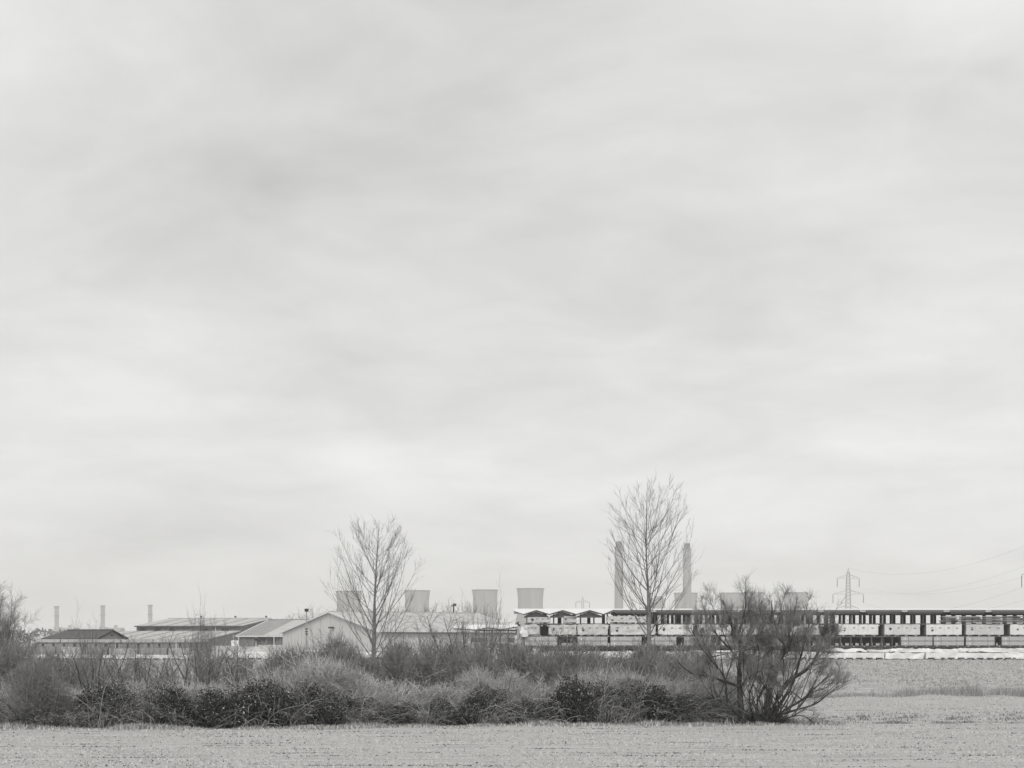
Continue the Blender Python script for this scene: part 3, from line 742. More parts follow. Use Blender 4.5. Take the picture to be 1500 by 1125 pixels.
# ------------------------------------------------------------------ low rack on the far side of the yard
LD = 300.0
lrk = thing('low_rack', 'low open cantilever rack with grey packs before the long shed', 'storage rack', (X(178, LD), LD, YARD))
lo = X(178, LD)
tpost = MB().box(-.14, .14, .3, .6, 0, zat(943, LD) - YARD).box(-.5, .5, 0, 1.2, zat(943, LD) - YARD, zat(941.6, LD) - YARD).mesh('post')
x = X(62, LD)
while x < X(306, LD):
    link('post', tpost, m_postd, lrk, (x - lo, 0, 0)); x += 1.55
MB().box(X(55, LD) - lo, X(306, LD) - lo, .35, .55, zat(942.4, LD) - YARD, zat(941.7, LD) - YARD + .02).build('shelf_beam', m_beam, lrk)
i = 0; x = X(52, LD)
while x < X(300, LD):
    ln = random.choice((4.0, 4.6, 3.6)); ln = min(ln, X(304, LD) - x)
    t = plain_pack('long grey pack on the low rack, %s from its open end' % ORD[i], ln, 1.1, .46, m_tim, 'grey packs on the low rack')
    t.location = (x + ln / 2, LD + .02, zat(941.5, LD)); x += ln + .12; i += 1
i = 0
for px, wpx, py in ((62, 36, 946.5), (104, 30, 947), (140, 34, 947), (180, 40, 949.5), (224, 40, 948.5), (262, 30, 949), (318, 50, 947.5), (366, 40, 948), (398, 26, 947.5)):
    d = 285.0
    t = plain_pack('dark grey pack on the ground before the low rack, %s from the house' % ORD[i], wpx / F * d, 1.2, zat(py, d) - YARD - .1, m_tim if i % 2 else m_timm, 'ground packs before the low rack', tag=bool(i % 2))
    t.location = (X(px, d), d, YARD); i += 1
# pale stacks on the yard before the boarded shed
for i, (px, wpx, d, py, h) in enumerate(((352, 60, 262, 947.5, .9), (398, 40, 268, 945.2, .9), (330, 40, 274, 946, .7), (385, 70, 255, 951.0, .7))):
    t = wrapped_pack('pale flat pack before the boarded shed, %s' % ['long near one', 'short one by the pale shed', 'short one by the low rack', 'longest one in front'][i], wpx / F * d, 1.6, zat(py, d) - YARD - .1, 600 + i, .03, False, m_wrap2, group='pale packs before the boarded shed', nb=5, bh=.1)
    t.location = (X(px, d), d, YARD)

# ------------------------------------------------------------------ white wrapped packs along the yard edge
protos = [Stock(wrapped_pack('p', 4.3, 1.3, .70, 700 + k, .025 + .012 * k, False, m_film, sag=[0, .02, .05, .12][k], nb=5, bh=.12, end=False, slots=[4, 4, 5, 0][k])) for k in range(4)]
edge = [(8, 2), (62, 0), (120, 1), (178, 2), (236, 0), (290, 3), (346, 0), (400, 1), (462, 3), (520, 2), (577, 1), (634, 0), (692, 2), (750, 3), (806, 0), (864, 1), (922, 2),
        (980, 0), (1038, 3), (1096, 1), (1152, 2), (1210, 0), (1266, 0), (1325, 3), (1386, 1), (1443, 0), (1500, 2), (1558, 1), (1615, 0)]
for i, (px, k) in enumerate(edge):
    protos[k].place(at(px, 224 + (i % 3) * .25, YARD), random.uniform(-.03, .03), (random.uniform(.98, 1.03), 1, random.uniform(.92, 1.05) * (.72 if px < 330 else 1)),
                    'white plastic-wrapped timber pack on the yard edge, %s along the front row' % ORD[i], 'white packs in the front row on the yard edge')
i = 0
px = 330
while px < 1630:
    k = random.randrange(4); d = 233
    protos[k].place(at(px, d, YARD), random.uniform(-.04, .04), (random.uniform(.9, 1.05), 1.6, random.uniform(1.02, 1.25)),
                    'white plastic-wrapped pack, %s along the second row behind the yard edge' % ORD[i], 'white packs in the second row on the yard')
    px += 56; i += 1
for i, (px, py, ln) in enumerate(((1240, 952, 5), (1345, 951.5, 6), (1400, 950.8, 4), (1465, 950, 7), (1300, 952, 4), (1050, 954, 6), (470, 953, 5), (570, 955, 4))):
    d = 231.5
    s = thing('plastic_sheet', 'loose rumpled white plastic sheeting over packs, %s of the yard-edge sheets' % ORD[i], 'plastic sheet', at(px, d, YARD + .82), 'loose sheets over the yard-edge packs')
    link('sheet', wrap_mesh(ln, 1.6, max(.12, zat(py, d) - YARD - .82), .11, 800 + i), m_film, s)

# ------------------------------------------------------------------ poles
m_pole = mat('grey_pole', 0.30, 0.6)
d = 320.0
t = thing('yard_light', 'grey lighting column with dark floodlight before the pale shed', 'lamp post', at(449, d, YARD))
MB().lathe([(.11, 0), (.08, zat(893, d) - YARD)], 8).build('column', m_pole, t)
MB().box(-.28, .3, -.25, .25, zat(896, d) - YARD, zat(893, d) - YARD + .15).build('floodlight', m_black, t)
for py in (921.5, 925.5, 929):
    MB().lathe([(.1, zat(py, d) - YARD - .1), (.24, zat(py, d) - YARD - .05), (.24, zat(py, d) - YARD + .1), (.1, zat(py, d) - YARD + .14)], 8).build('bracket_ring', m_trim, t)
d = 520.0
t = thing('telegraph_pole', 'dark telegraph pole rising behind the pale shed ridge', 'pole', at(664.5, d, YARD))
MB().lathe([(.24, 0), (.17, zat(884, d) - YARD)], 8).build('shaft', m_black, t)
MB().box(-.6, .6, -.1, .1, zat(888, d) - YARD, zat(886.6, d) - YARD).build('cross_bar', m_black, t)
MB().box(.1, .7, -.2, .2, zat(886.4, d) - YARD, zat(884.2, d) - YARD).build('transformer', m_black, t)
d = 292.0
t = thing('camera_mast', 'pale mast with dark angled head at the end of the long rack', 'mast', at(759, d, YARD))
MB().lathe([(.16, 0), (.16, zat(919, d) - YARD), (.08, zat(918.5, d) - YARD), (.08, zat(914, d) - YARD)], 8).build('column', m_post, t)
MB().hexa([(-.4, -.2, zat(914, d) - YARD), (-.1, -.2, zat(914.6, d) - YARD), (-.1, .2, zat(914.6, d) - YARD), (-.4, .2, zat(914, d) - YARD), (0, -.2, zat(910.6, d) - YARD), (.2, -.2, zat(911.4, d) - YARD), (.2, .2, zat(911.4, d) - YARD), (0, .2, zat(910.6, d) - YARD)]).build('head', m_black, t)
MB().bar((-.05, 0, zat(914, d) - YARD), (.3, 0, zat(917, d) - YARD), .22).build('bracket', m_black, t)
d = 430.0
t = thing('road_sign', 'small round sign on a white box by the boarded shed', 'sign', at(341, d, YARD))
MB().box(-.35, 1.1, 0, .6, 0, zat(938, d) - YARD).build('cabinet', m_tag, t)
MB().bar((.2, -.05, zat(938, d) - YARD), (.2, -.05, zat(931.5, d) - YARD), .1).build('post', m_pole, t)
dsk = MB(); zc_ = zat(931.8, d) - YARD
dsk.poly([(.2 + .27 * cos(a_), -.12, zc_ + .27 * sin(a_)) for a_ in np.linspace(0, 2 * pi, 12, endpoint=False)]).build('disc', m_pole, t)

# ------------------------------------------------------------------ plants: branching by levels
UP = np.array((0, 0, 1.0))
def unit(a): return a / np.maximum(np.linalg.norm(a, axis=-1, keepdims=True), 1e-9)
def grow(st, dr, ln, r0, r1, S, up=0.0, wob=0.1, rng=RNG, zmin=None):
    Nn = len(st); P = np.empty((Nn, S + 1, 3)); P[:, 0] = st; dcur = unit(dr)
    for i in range(S):
        P[:, i + 1] = P[:, i] + dcur * (ln / S)[:, None]
        dcur = unit(dcur + UP * (np.asarray(up) / S) + rng.normal(0, wob, (Nn, 3)))
    if zmin is not None: P[..., 2] = np.maximum(P[..., 2], zmin)
    q = np.linspace(0, 1, S + 1)
    R = np.asarray(r0)[:, None] * (1 - q) + np.asarray(r1)[:, None] * q
    return P, R
def sprout(P, R, per, t0, t1, ang, sd, rng=RNG, flat=0.0):
    """children: start points, directions, parent t, parent radius"""
    Nn, S1, _ = P.shape; idx = np.repeat(np.arange(Nn), per); M = len(idx)
    t = rng.uniform(t0, t1, M); s = t * (S1 - 1); i = np.minimum(s.astype(int), S1 - 2); fr = (s - i)[:, None]
    st = P[idx, i] * (1 - fr) + P[idx, i + 1] * fr
    T = unit(P[idx, i + 1] - P[idx, i]); a = rng.normal(ang, sd, M); az = rng.normal(0, 1, (M, 3)); az[:, 2] *= (1 - flat)
    Nv = unit(az - (az * T).sum(-1, keepdims=True) * T)
    d = np.cos(a)[:, None] * T + np.sin(a)[:, None] * Nv
    rad = R[idx, i] * (1 - fr[:, 0]) + R[idx, i + 1] * fr[:, 0]
    return st, d, t, rad, idx
def tubes(P, R, k=3):
    Nn, S1, _ = P.shape; T = np.empty_like(P); T[:, :-1] = P[:, 1:] - P[:, :-1]; T[:, -1] = T[:, -2]; T = unit(T)
    ref = np.where(np.abs(T[..., 2:3]) < 0.9, UP, np.array((1.0, 0, 0)))
    E = unit(np.cross(T, ref)); G = np.cross(E, T)
    a = np.arange(k) * 2 * pi / k
    V = P[:, :, None] + R[:, :, None, None] * (np.cos(a)[:, None] * E[:, :, None] + np.sin(a)[:, None] * G[:, :, None])
    i = np.arange(Nn * S1 * k).reshape(Nn, S1, k); j = np.roll(i, -1, axis=2)
    Q = np.stack([i[:, :-1], j[:, :-1], j[:, 1:], i[:, 1:]], -1).reshape(-1, 4)
    return V.reshape(-1, 3), Q
def tube_mesh(name, sets):
    Vs, Qs, o = [], [], 0
    for P, R, k in sets:
        V, Q = tubes(P, R, k); Vs.append(V); Qs.append(Q + o); o += len(V)
    return mesh_np(name, np.concatenate(Vs), np.concatenate(Qs), 4)
def full(n, v): return np.full(n, float(v))
def leaf_mesh(name, C, size, rng=RNG):
    n = len(C); a = unit(rng.normal(0, 1, (n, 3))); b = unit(np.cross(a, rng.normal(0, 1, (n, 3)))); s = size[:, None]
    V = np.stack([C - a * s, C + b * s * .5, C + a * s, C - b * s * .5], 1).reshape(-1, 3)
    return mesh_np(name, V, np.arange(4 * n).reshape(n, 4), 4)

m_pop = mat('poplar_bark', 0.18, 0.9, var=0.25, scale=4)
m_poptw = mat('poplar_twig', 0.12, 0.9)
m_wil = mat('willow_bark', 0.055, 0.9, var=0.3, scale=6)
m_wiltw = mat('willow_twig', 0.10, 0.9, island=[(0.0, 0.14), (1.0, 0.36)])
m_thick = mat('thicket_twig', 0.12, 0.9, island=[(0.0, 0.12), (0.8, 0.28), (1.0, 0.42)])
m_thick_d = mat('thicket_stem', 0.075, 0.9)
m_pale = mat('pale_twig', 0.25, 0.9, island=[(0.0, 0.26), (0.6, 0.48), (1.0, 0.68)])
m_cane = mat('bramble_cane', 0.18, 0.8, island=[(0.0, 0.12), (0.7, 0.3), (1.0, 0.55)])
m_leaf = mat('bramble_leaf', 0.05, 0.6, island=[(0.0, 0.012), (0.76, 0.042), (0.93, 0.12), (1.0, 0.5)], spec=0.35)
m_dry = mat('dry_leaf', 0.3, 0.8, island=[(0.0, 0.15), (1.0, 0.45)])

def poplar(label, px, d, topy, seed, nl=40, lean=0.0):
    r = np.random.default_rng(seed); Ht = zat(topy, d) - float(ground_z(0, d)); base = at(px, d, float(ground_z(0, d)) - .05)
    t = thing('poplar_tree', label, 'tree', base, 'two bare poplars behind the hedge')
    tr, R0 = grow(np.zeros((1, 3)), np.array([[lean, 0, 1.0]]), full(1, Ht * .99), full(1, .165), full(1, .010), 18, .25, .022, r)
    qq = np.linspace(0, 1, 19); R0 = np.interp(qq, [0, .42, .56, 1], [.165, .115, .05, .008])[None]
    link('trunk', tube_mesh('trunk', [(tr, R0, 8)]), m_pop, t)
    st, dr, tt, rad, _ = sprout(tr, R0, nl, .16, .84, radians(47), .10, r)
    o = np.argsort(tt); st, dr, tt, rad = st[o], dr[o], tt[o], rad[o]
    ln = Ht * (.72 - .58 * tt) * r.uniform(.8, 1.1, nl)
    ga = np.arange(nl) * 2.39996 + r.normal(0, .25, nl); hz_ = np.hypot(dr[:, 0], dr[:, 1])
    dr = np.stack([np.cos(ga) * hz_, np.sin(ga) * hz_, dr[:, 2]], -1)
    lb, Rb = grow(st, dr, ln, np.minimum(rad * .6, .046) * r.uniform(.5, 1, nl), full(nl, .005), 14, .8, .012, r)
    for i in range(nl):                # keep every limb inside an egg-shaped crown
        for sc_ in np.linspace(1.25, .25, 26):
            q = lb[i, 0] + (lb[i] - lb[i, 0]) * sc_
            zn = (q[:, 2] / Ht - .60) / .42
            if (np.hypot(q[:, 0], q[:, 1]) <= 2.7 * np.sqrt(np.clip(1 - zn ** 2, 0.02, 1)) + .15 * (q[:, 2] < .3 * Ht) + .25).all() and q[-1, 2] < Ht * 1.0: break
        lb[i] = q; ln[i] *= sc_
    for i in range(nl):
        link('limb', tube_mesh('limb', [(lb[i:i + 1], Rb[i:i + 1], 5)]), m_pop, t)
    st, dr, tt, rad, ix = sprout(lb, Rb, 7, .12, .97, radians(27), .07, r)
    l2 = ln[ix] * (.42 - .25 * tt) * r.uniform(.6, 1.15, len(ix))
    b2, R2 = grow(st, dr, l2, np.minimum(rad * .6, .013), full(len(ix), .0038), 8, .55, .010, r)
    st, dr, tt, rad, ix3 = sprout(b2, R2, 3, .15, 1, radians(25), .08, r)
    l3 = np.clip(l2[ix3] * .55, .3, 1.0) * r.uniform(.5, 1.3, len(ix3))
    b3, R3 = grow(st, dr, l3, full(len(ix3), .0052), full(len(ix3), .0027), 4, .4, .010, r)
    st, dr, tt, rad, ix4 = sprout(b3, R3, 1, .3, .9, radians(28), .12, r)
    b4, R4 = grow(st, dr, r.uniform(.15, .5, len(ix4)), full(len(ix4), .0036), full(len(ix4), .0024), 2, .3, .02, r)
    link('crown', tube_mesh('crown', [(b2, R2, 4), (b3, R3, 3), (b4, R4, 3)]), m_poptw, t)
poplar('bare oval-crowned poplar in front of the pale shed gable', 546, 130, 757, 21)
poplar('taller bare poplar standing between the two far chimneys', 953, 130, 697, 22, nl=46)

def spline(pts, S):
    pts = np.array(pts, float); n = len(pts); q = np.linspace(0, n - 1, S + 1); out = []
    for x in q:
        i = min(int(x), n - 2); f_ = x - i
        p0, p1, p2, p3 = pts[max(i - 1, 0)], pts[i], pts[i + 1], pts[min(i + 2, n - 1)]
        out.append(.5 * ((2 * p1) + (p2 - p0) * f_ + (2 * p0 - 5 * p1 + 4 * p2 - p3) * f_ ** 2 + (3 * p1 - p0 - 3 * p2 + p3) * f_ ** 3))
    return np.array(out)
def dome_limbs(r, n, cx, rx, ry, h, z0, start_h, S=14, low=.84, stems=None):
    """thin limbs that rise from the stool and end on a rounded crown"""
    k = np.arange(n); th = np.arccos(1 - (k + .5) / n * low); ph = k * 2.39996 + r.normal(0, .3, n)
    tip = np.stack([cx + rx * np.sin(th) * np.cos(ph), ry * np.sin(th) * np.sin(ph), z0 + (h - z0) * np.cos(th)], -1) * r.uniform(.9, 1.03, n)[:, None]
    st = np.stack([r.normal(0, .12, n), r.normal(0, .14, n), r.uniform(0, start_h, n) * np.cos(th) ** .5], -1)
    if stems is not None:              # branch off the nearest of the main stems
        for i in range(n):
            c = stems[r.integers(0, len(stems), 5), r.integers(2, 10, 5)]
            c = c[c[:, 2] < tip[i, 2] - .3] if (c[:, 2] < tip[i, 2] - .3).any() else c[:1]
            st[i] = c[np.argmin(np.linalg.norm(c[:, :2] - tip[i, :2] * .6, axis=1))]
    ctl = st * .45 + tip * .55 + np.stack([np.sin(th) * np.cos(ph) * .25, np.sin(th) * np.sin(ph) * .25, -.25 + .1 * th], -1) + r.normal(0, .12, (n, 3))
    q = np.linspace(0, 1, S + 1)[None, :, None]
    P = st[:, None] * (1 - q) ** 2 + 2 * ctl[:, None] * q * (1 - q) + tip[:, None] * q ** 2
    P += np.cumsum(r.normal(0, .018, P.shape), 1) * q
    P[..., 2] = np.maximum(P[..., 2], .04)
    return P, np.linspace(1, .25, S + 1)[None] * r.uniform(.018, .036, n)[:, None]
def crown_twigs(r, lb, Rb, p2, p3, p4, fine=1.0):
    ln = np.linalg.norm(np.diff(lb, axis=1), axis=2).sum(1)
    st, dr, tt, rad, ix = sprout(lb, Rb, p2, .36, .99, radians(33), .14, r)
    l2 = np.clip(ln[ix] * (.34 - .2 * tt), .25, 1.1) * r.uniform(.6, 1.2, len(ix))
    b2, R2 = grow(st, dr, l2, np.minimum(rad * .5, .012), full(len(ix), .0042), 7, .45, .06, r, .05)
    st, dr, tt, rad, i3 = sprout(b2, R2, p3, .12, 1, radians(33), .16, r)
    b3, R3 = grow(st, dr, np.clip(l2[i3] * .5, .2, .65) * r.uniform(.5, 1.3, len(i3)), np.minimum(rad * .7, .0062) * fine, full(len(i3), .0032) * fine, 4, .4, .07, r, .03)
    st, dr, tt, rad, i4 = sprout(b3, R3, p4, .15, 1, radians(32), .16, r)
    b4, R4 = grow(st, dr, r.uniform(.12, .4, len(i4)), full(len(i4), .0038) * fine, full(len(i4), .0024) * fine, 2, .35, .07, r, .02)
    return b2, R2, b3, R3, b4, R4
def willow(label, base_px, d, limbs, seed, shoots, dome):
    r = np.random.default_rng(seed); base = at(base_px, d, 0)
    t = thing('willow_bush', label, 'tree', base, 'spreading willows at the end of the hedge')
    Ps, Rs = [], []
    for (pp, rb, yo) in limbs:
        w3 = []
        for i, (x, y) in enumerate(pp):
            q = i / (len(pp) - 1)
            y = 1058 - (1058 - y) * .9; x = base_px + (x - base_px) * .95
            p = at(x, d, zat(y, d)) - base; p[1] += yo * q + (r.normal(0, .12) if i else 0); p[2] = max(p[2], .0); w3.append(p)
        Ps.append(spline(w3, 14)); Rs.append(np.linspace(rb * 1.15, .013, 15))
    dl, dR = dome_limbs(r, *dome, stems=np.array(Ps)); dR *= .72
    lb = np.concatenate([np.array(Ps), dl]); Rb = np.concatenate([np.array(Rs), dR])
    for i in range(len(lb)):
        link('limb', tube_mesh('limb', [(lb[i:i + 1], Rb[i:i + 1], 6)]), m_wil, t)
    b2, R2, b3, R3, b4, R4 = crown_twigs(r, lb, Rb, 9, 7, 4, .9)
    s0 = np.stack([r.normal(0, .35, shoots), r.normal(0, .4, shoots), np.zeros(shoots)], -1)
    s1, S1 = grow(s0, np.stack([s0[:, 0] * .8 + r.normal(0, .25, shoots), s0[:, 1] * .5, full(shoots, 1)], -1), r.uniform(.6, 2.2, shoots), r.uniform(.010, .022, shoots), full(shoots, .005), 7, .2, .05, r)
    st, dr, tt, rad, i5 = sprout(s1, S1, 7, .2, 1, radians(35), .2, r)
    s2, S2 = grow(st, dr, r.uniform(.15, .6, len(i5)), full(len(i5), .005), full(len(i5), .003), 3, .3, .08, r)
    link('branches', tube_mesh('branches', [(b2, R2, 4), (s1, S1, 4)]), m_wil, t)
    link('crown', tube_mesh('crown', [(b3, R3, 3), (b4, R4, 3), (s2, S2, 3)]), m_wiltw, t)
willow('leaning dark willow with low sweeping limbs at the open end of the hedge', 1122, 79.5, [
    ([(1122, 1058), (1128, 1010), (1136, 985), (1143, 960), (1155, 940), (1160, 925), (1158, 905), (1168, 880), (1172, 855)], .11, .3),
    ([(1118, 1058), (1126, 1015), (1134, 975), (1148, 945), (1150, 930), (1138, 920), (1137, 905), (1130, 880), (1128, 860)], .10, -.4),
    ([(1126, 1058), (1140, 1020), (1150, 1000), (1165, 985), (1182, 975), (1198, 955), (1208, 930), (1212, 905), (1220, 882)], .11, .2),
    ([(1128, 1056), (1146, 1026), (1160, 1002), (1170, 980), (1180, 945), (1190, 915), (1196, 880)], .07, .8),
    ([(1128, 1055), (1145, 1045), (1165, 1038), (1195, 1028), (1215, 1012), (1232, 998)], .06, -.5),
    ([(1130, 1054), (1150, 1040), (1180, 1022), (1205, 1000), (1222, 985)], .05, .9),
    ([(1126, 1056), (1150, 1050), (1172, 1046), (1190, 1056)], .035, -1.0),
    ([(1112, 1056), (1108, 1030), (1118, 1005), (1128, 985), (1132, 950), (1120, 915), (1112, 890)], .06, .6),
    ([(1110, 1057), (1098, 1035), (1096, 1010), (1104, 980), (1108, 945), (1100, 915)], .045, -.9)], 31, 70, (42, 1.0, 2.05, 1.6, 5.15, .9, 1.3))
willow('upright dark willow with crooked side limbs next to the leaning willow', 1087, 79.2, [
    ([(1088, 1056), (1085, 1025), (1084, 1000), (1083, 970), (1085, 945), (1082, 915), (1088, 890), (1095, 862), (1092, 845)], .12, .2),
    ([(1086, 1052), (1070, 1035), (1052, 1022), (1045, 1019), (1030, 1018), (1012, 1022)], .06, -.8),
    ([(1083, 1000), (1065, 993), (1045, 986), (1036, 982), (1012, 980), (995, 968), (985, 955)], .06, -.3),
    ([(1083, 975), (1084, 955), (1095, 930), (1101, 905), (1110, 880), (1117, 864)], .06, .5),
    ([(1064, 1030), (1062, 1000), (1060, 985), (1050, 968), (1035, 950), (1020, 925), (1008, 903)], .045, .4),
    ([(1084, 935), (1075, 910), (1065, 885), (1056, 860)], .045, -.5),
    ([(1085, 1000), (1095, 985), (1102, 960), (1118, 948), (1125, 930)], .04, .9),
    ([(1084, 960), (1070, 940), (1050, 915), (1036, 885), (1032, 868)], .04, 1.0)], 32, 14, (38, -.25, 2.1, 1.5, 5.3, 1.4, 2.0))

# bare multi-stemmed thicket shrubs (unit height)
def thicket_proto(seed, stems, spread, dense, name='thicket_shrub', leaves=0, fat=1.0):
    r = np.random.default_rng(seed)
    t = thing(name, 'x', 'shrub')
    s0 = np.stack([r.normal(0, .10, stems), r.normal(0, .12, stems), np.zeros(stems)], -1)
    d0 = np.stack([r.normal(0, spread, stems), r.normal(0, spread, stems), full(stems, 1)], -1)
    s1, S1 = grow(s0, d0, r.uniform(.55, 1.0, stems), r.uniform(.004, .010, stems) * fat, full(stems, .0018), 10, .25, .06, r)
    st, dr, tt, rad, i1 = sprout(s1, S1, 12, .15, .98, radians(40), .2, r)
    l2 = r.uniform(.12, .34, len(i1)) * (1.15 - .5 * tt)
    b2, R2 = grow(st, dr, l2, np.minimum(rad * .6, .0035), full(len(i1), .0012), 6, .5, .09, r, .01)
    st, dr, tt, rad, i2 = sprout(b2, R2, dense, .15, 1, radians(38), .25, r)
    b3, R3 = grow(st, dr, r.uniform(.04, .16, len(i2)), full(len(i2), .0014), full(len(i2), .0008), 3, .35, .1, r, .01)
    link('stems', tube_mesh('stems', [(s1, S1, 4)]), m_thick_d, t)
    link('twigs', tube_mesh('twigs', [(b2, R2, 3), (b3, R3, 3)]), m_thick, t)
    if leaves:
        ii = r.integers(0, len(b3), leaves)
        link('dry_leaves', leaf_mesh('dry_leaves', b3[ii, -1] + r.normal(0, .006, (leaves, 3)), r.uniform(.006, .013, leaves), r), m_dry, t)
    return Stock(t)
TH = [thicket_proto(41, 14, .30, 5, fat=1.5), thicket_proto(42, 18, .42, 6, leaves=90, fat=1.3), thicket_proto(43, 11, .22, 6, fat=1.2), thicket_proto(44, 20, .5, 6, leaves=60, fat=1.4), thicket_proto(45, 10, .3, 8, fat=1.5)]
def fine_proto(seed, n, name='thorn_bush', mt=None, m2=None, leaves=0, shell=5200):
    """dense rounded mass of tangled fine twigs, unit height"""
    r = np.random.default_rng(seed); t = thing(name, 'x', 'shrub')
    s0 = np.stack([r.normal(0, .16, n), r.normal(0, .16, n), np.zeros(n)], -1)
    d0 = np.stack([s0[:, 0] * 3 + r.normal(0, .35, n), s0[:, 1] * 3 + r.normal(0, .35, n), full(n, .9)], -1)
    s1, S1 = grow(s0, d0, r.uniform(.5, .92, n), r.uniform(.004, .011, n), full(n, .0025), 7, .1, .12, r, .02)
    st, dr, tt, rad, i1 = sprout(s1, S1, 9, .25, 1, radians(45), .25, r)
    b2, R2 = grow(st, dr, r.uniform(.12, .30, len(i1)), full(len(i1), .0042), full(len(i1), .002), 5, .15, .14, r, .02)
    st, dr, tt, rad, i2 = sprout(b2, R2, 6, .1, 1, radians(45), .3, r)
    b3, R3 = grow(st, dr, r.uniform(.05, .14, len(i2)), full(len(i2), .0026), full(len(i2), .0014), 2, .1, .15, r, .02)
    nl = 11                                   # lobes that round the mass off
    lob = np.stack([r.uniform(-.42, .42, nl), r.uniform(-.4, .4, nl), r.uniform(.25, .72, nl)], -1); lr = r.uniform(.18, .3, nl)
    lob[:, 2] -= .5 * (lob[:, 0] ** 2 + lob[:, 1] ** 2); lob[:3, 2] = .22
    k = r.integers(0, nl, shell); dv = unit(r.normal(0, 1, (shell, 3)) + np.array((0, 0, .35)))
    c = lob[k] + dv * (lr[k] * r.uniform(.55, 1.0, shell))[:, None]; c[:, 2] = np.abs(c[:, 2]) + .01
    c4, R4 = grow(c, unit(dv * .5 + r.normal(0, .6, (shell, 3)) + np.array((0, 0, .35))), r.uniform(.06, .2, shell), r.uniform(.0018, .0036, shell), full(shell, .0012), 3, .1, .16, r, .02)
    ns = 260; k = r.integers(0, shell, ns); k = k[c[k, 2] > .4]; ns = len(k)
    u5, R5 = grow(c[k], np.stack([r.normal(0, .4, ns), r.normal(0, .4, ns), full(ns, 1)], -1), r.uniform(.12, .38, ns), r.uniform(.0028, .005, ns), full(ns, .0014), 5, .2, .06, r)
    link('stems', tube_mesh('stems', [(s1, S1, 4)]), m2 or m_thick_d, t)
    link('twigs', tube_mesh('twigs', [(b2, R2, 3), (b3, R3, 3), (c4, R4, 3), (u5, R5, 3)]), mt or m_pale, t)
    if leaves:
        ii = r.integers(0, shell, leaves)
        link('dry_leaves', leaf_mesh('dry_leaves', c4[ii, -1], r.uniform(.010, .02, leaves), r), m_dry, t)
    return Stock(t)
FP = [fine_proto(51, 36, leaves=120), fine_proto(52, 44), fine_proto(53, 30, leaves=220), fine_proto(56, 26, leaves=60, shell=4200)]
FD = [fine_proto(54, 44, 'dense_shrub', m_thick, m_thick_d), fine_proto(55, 40, 'dense_shrub', m_thick, m_thick_d, 80)]
def bramble_proto(seed, nleaf, ncane):
    """low leafy mound, unit height, 1.8 wide"""
    r = np.random.default_rng(seed); t = thing('bramble_bush', 'x', 'bush')
    lob = np.stack([r.uniform(-.65, .65, 9), r.uniform(-.45, .45, 9), r.uniform(.25, .62, 9)], -1); lr = r.uniform(.3, .42, 9)
    lob[:3, 2] = .28
    k = r.integers(0, 9, nleaf); dirv = unit(r.normal(0, 1, (nleaf, 3)))
    C = lob[k] + dirv * (lr[k] * r.uniform(0.25, 1.08, nleaf) ** .6)[:, None]
    C[:, 2] = np.abs(C[:, 2] - .01) + .01
    link('leaves', leaf_mesh('leaves', C, r.uniform(.011, .032, nleaf), r), m_leaf, t)
    s0 = np.stack([r.normal(0, .3, ncane), r.normal(0, .25, ncane), np.zeros(ncane)], -1)
    d0 = np.stack([r.normal(0, .9, ncane), r.normal(-.25, .6, ncane), full(ncane, 1.3)], -1)
    P, R = grow(s0, d0, r.uniform(.7, 1.5, ncane), r.uniform(.004, .0085, ncane), full(ncane, .002), 11, -1.5, .1, r, .02)
    st, dr, tt, rad, i2 = sprout(P, R, 5, .2, 1, radians(55), .3, r)
    b2, R2 = grow(st, dr, r.uniform(.08, .3, len(i2)), full(len(i2), .003), full(len(i2), .0015), 4, -.2, .14, r, .02)
    link('canes', tube_mesh('canes', [(P, R, 4), (b2, R2, 3)]), m_cane, t)
    return Stock(t)
BR = [bramble_proto(61, 10000, 80), bramble_proto(62, 11000, 110), bramble_proto(63, 9500, 140)]

def put(stock, px, topy, wpx, d, label, group, wunit):
    gz = float(ground_z((px - CX) / F * d, d)); h = zat(topy, d) - gz; wd = wpx / F * d
    s = wd / stock.wu; h = h / stock.hu
    return stock.place(at(px, d, gz - .02), random.uniform(0, 6.28), (s, s * random.uniform(.9, 1.1), h), label, group)
def edge_d(px): return 75.5 + 4.0 * px / 1100.0
# dark bramble mounds along the foot of the hedge
G = 'dark bramble mounds along the foot of the hedge'
dark = [(-12, 1034), (30, 1034), (72, 1034), (112, 1026), (150, 1008), (190, 1005), (232, 1003), (272, 1018), (312, 1018), (352, 1012), (392, 1000), (432, 998), (474, 1012), (514, 1022),
        (554, 1028), (596, 1034), (636, 1028), (676, 1020), (712, 1012), (750, 1024), (784, 1014), (824, 1012), (860, 998), (894, 996), (926, 1006), (962, 1014), (1000, 1016), (1036, 1030)]
for i, (px, ty) in enumerate(dark):
    put(BR[i % 3], px, ty + random.uniform(-6, 5), random.uniform(72, 110), edge_d(px) + .9 + random.uniform(-.7, .9), 'dark leafy bramble mound at the field edge, %s along the hedge foot' % ORD[i], G, 1.8)
put(BR[1], 1108, 1040, 70, 80.6, 'low dark bramble mound under the two willows', G, 1)
put(BR[0], 1140, 1046, 60, 81.0, 'low dark leafy mound at the foot of the leaning willow', G, 1)
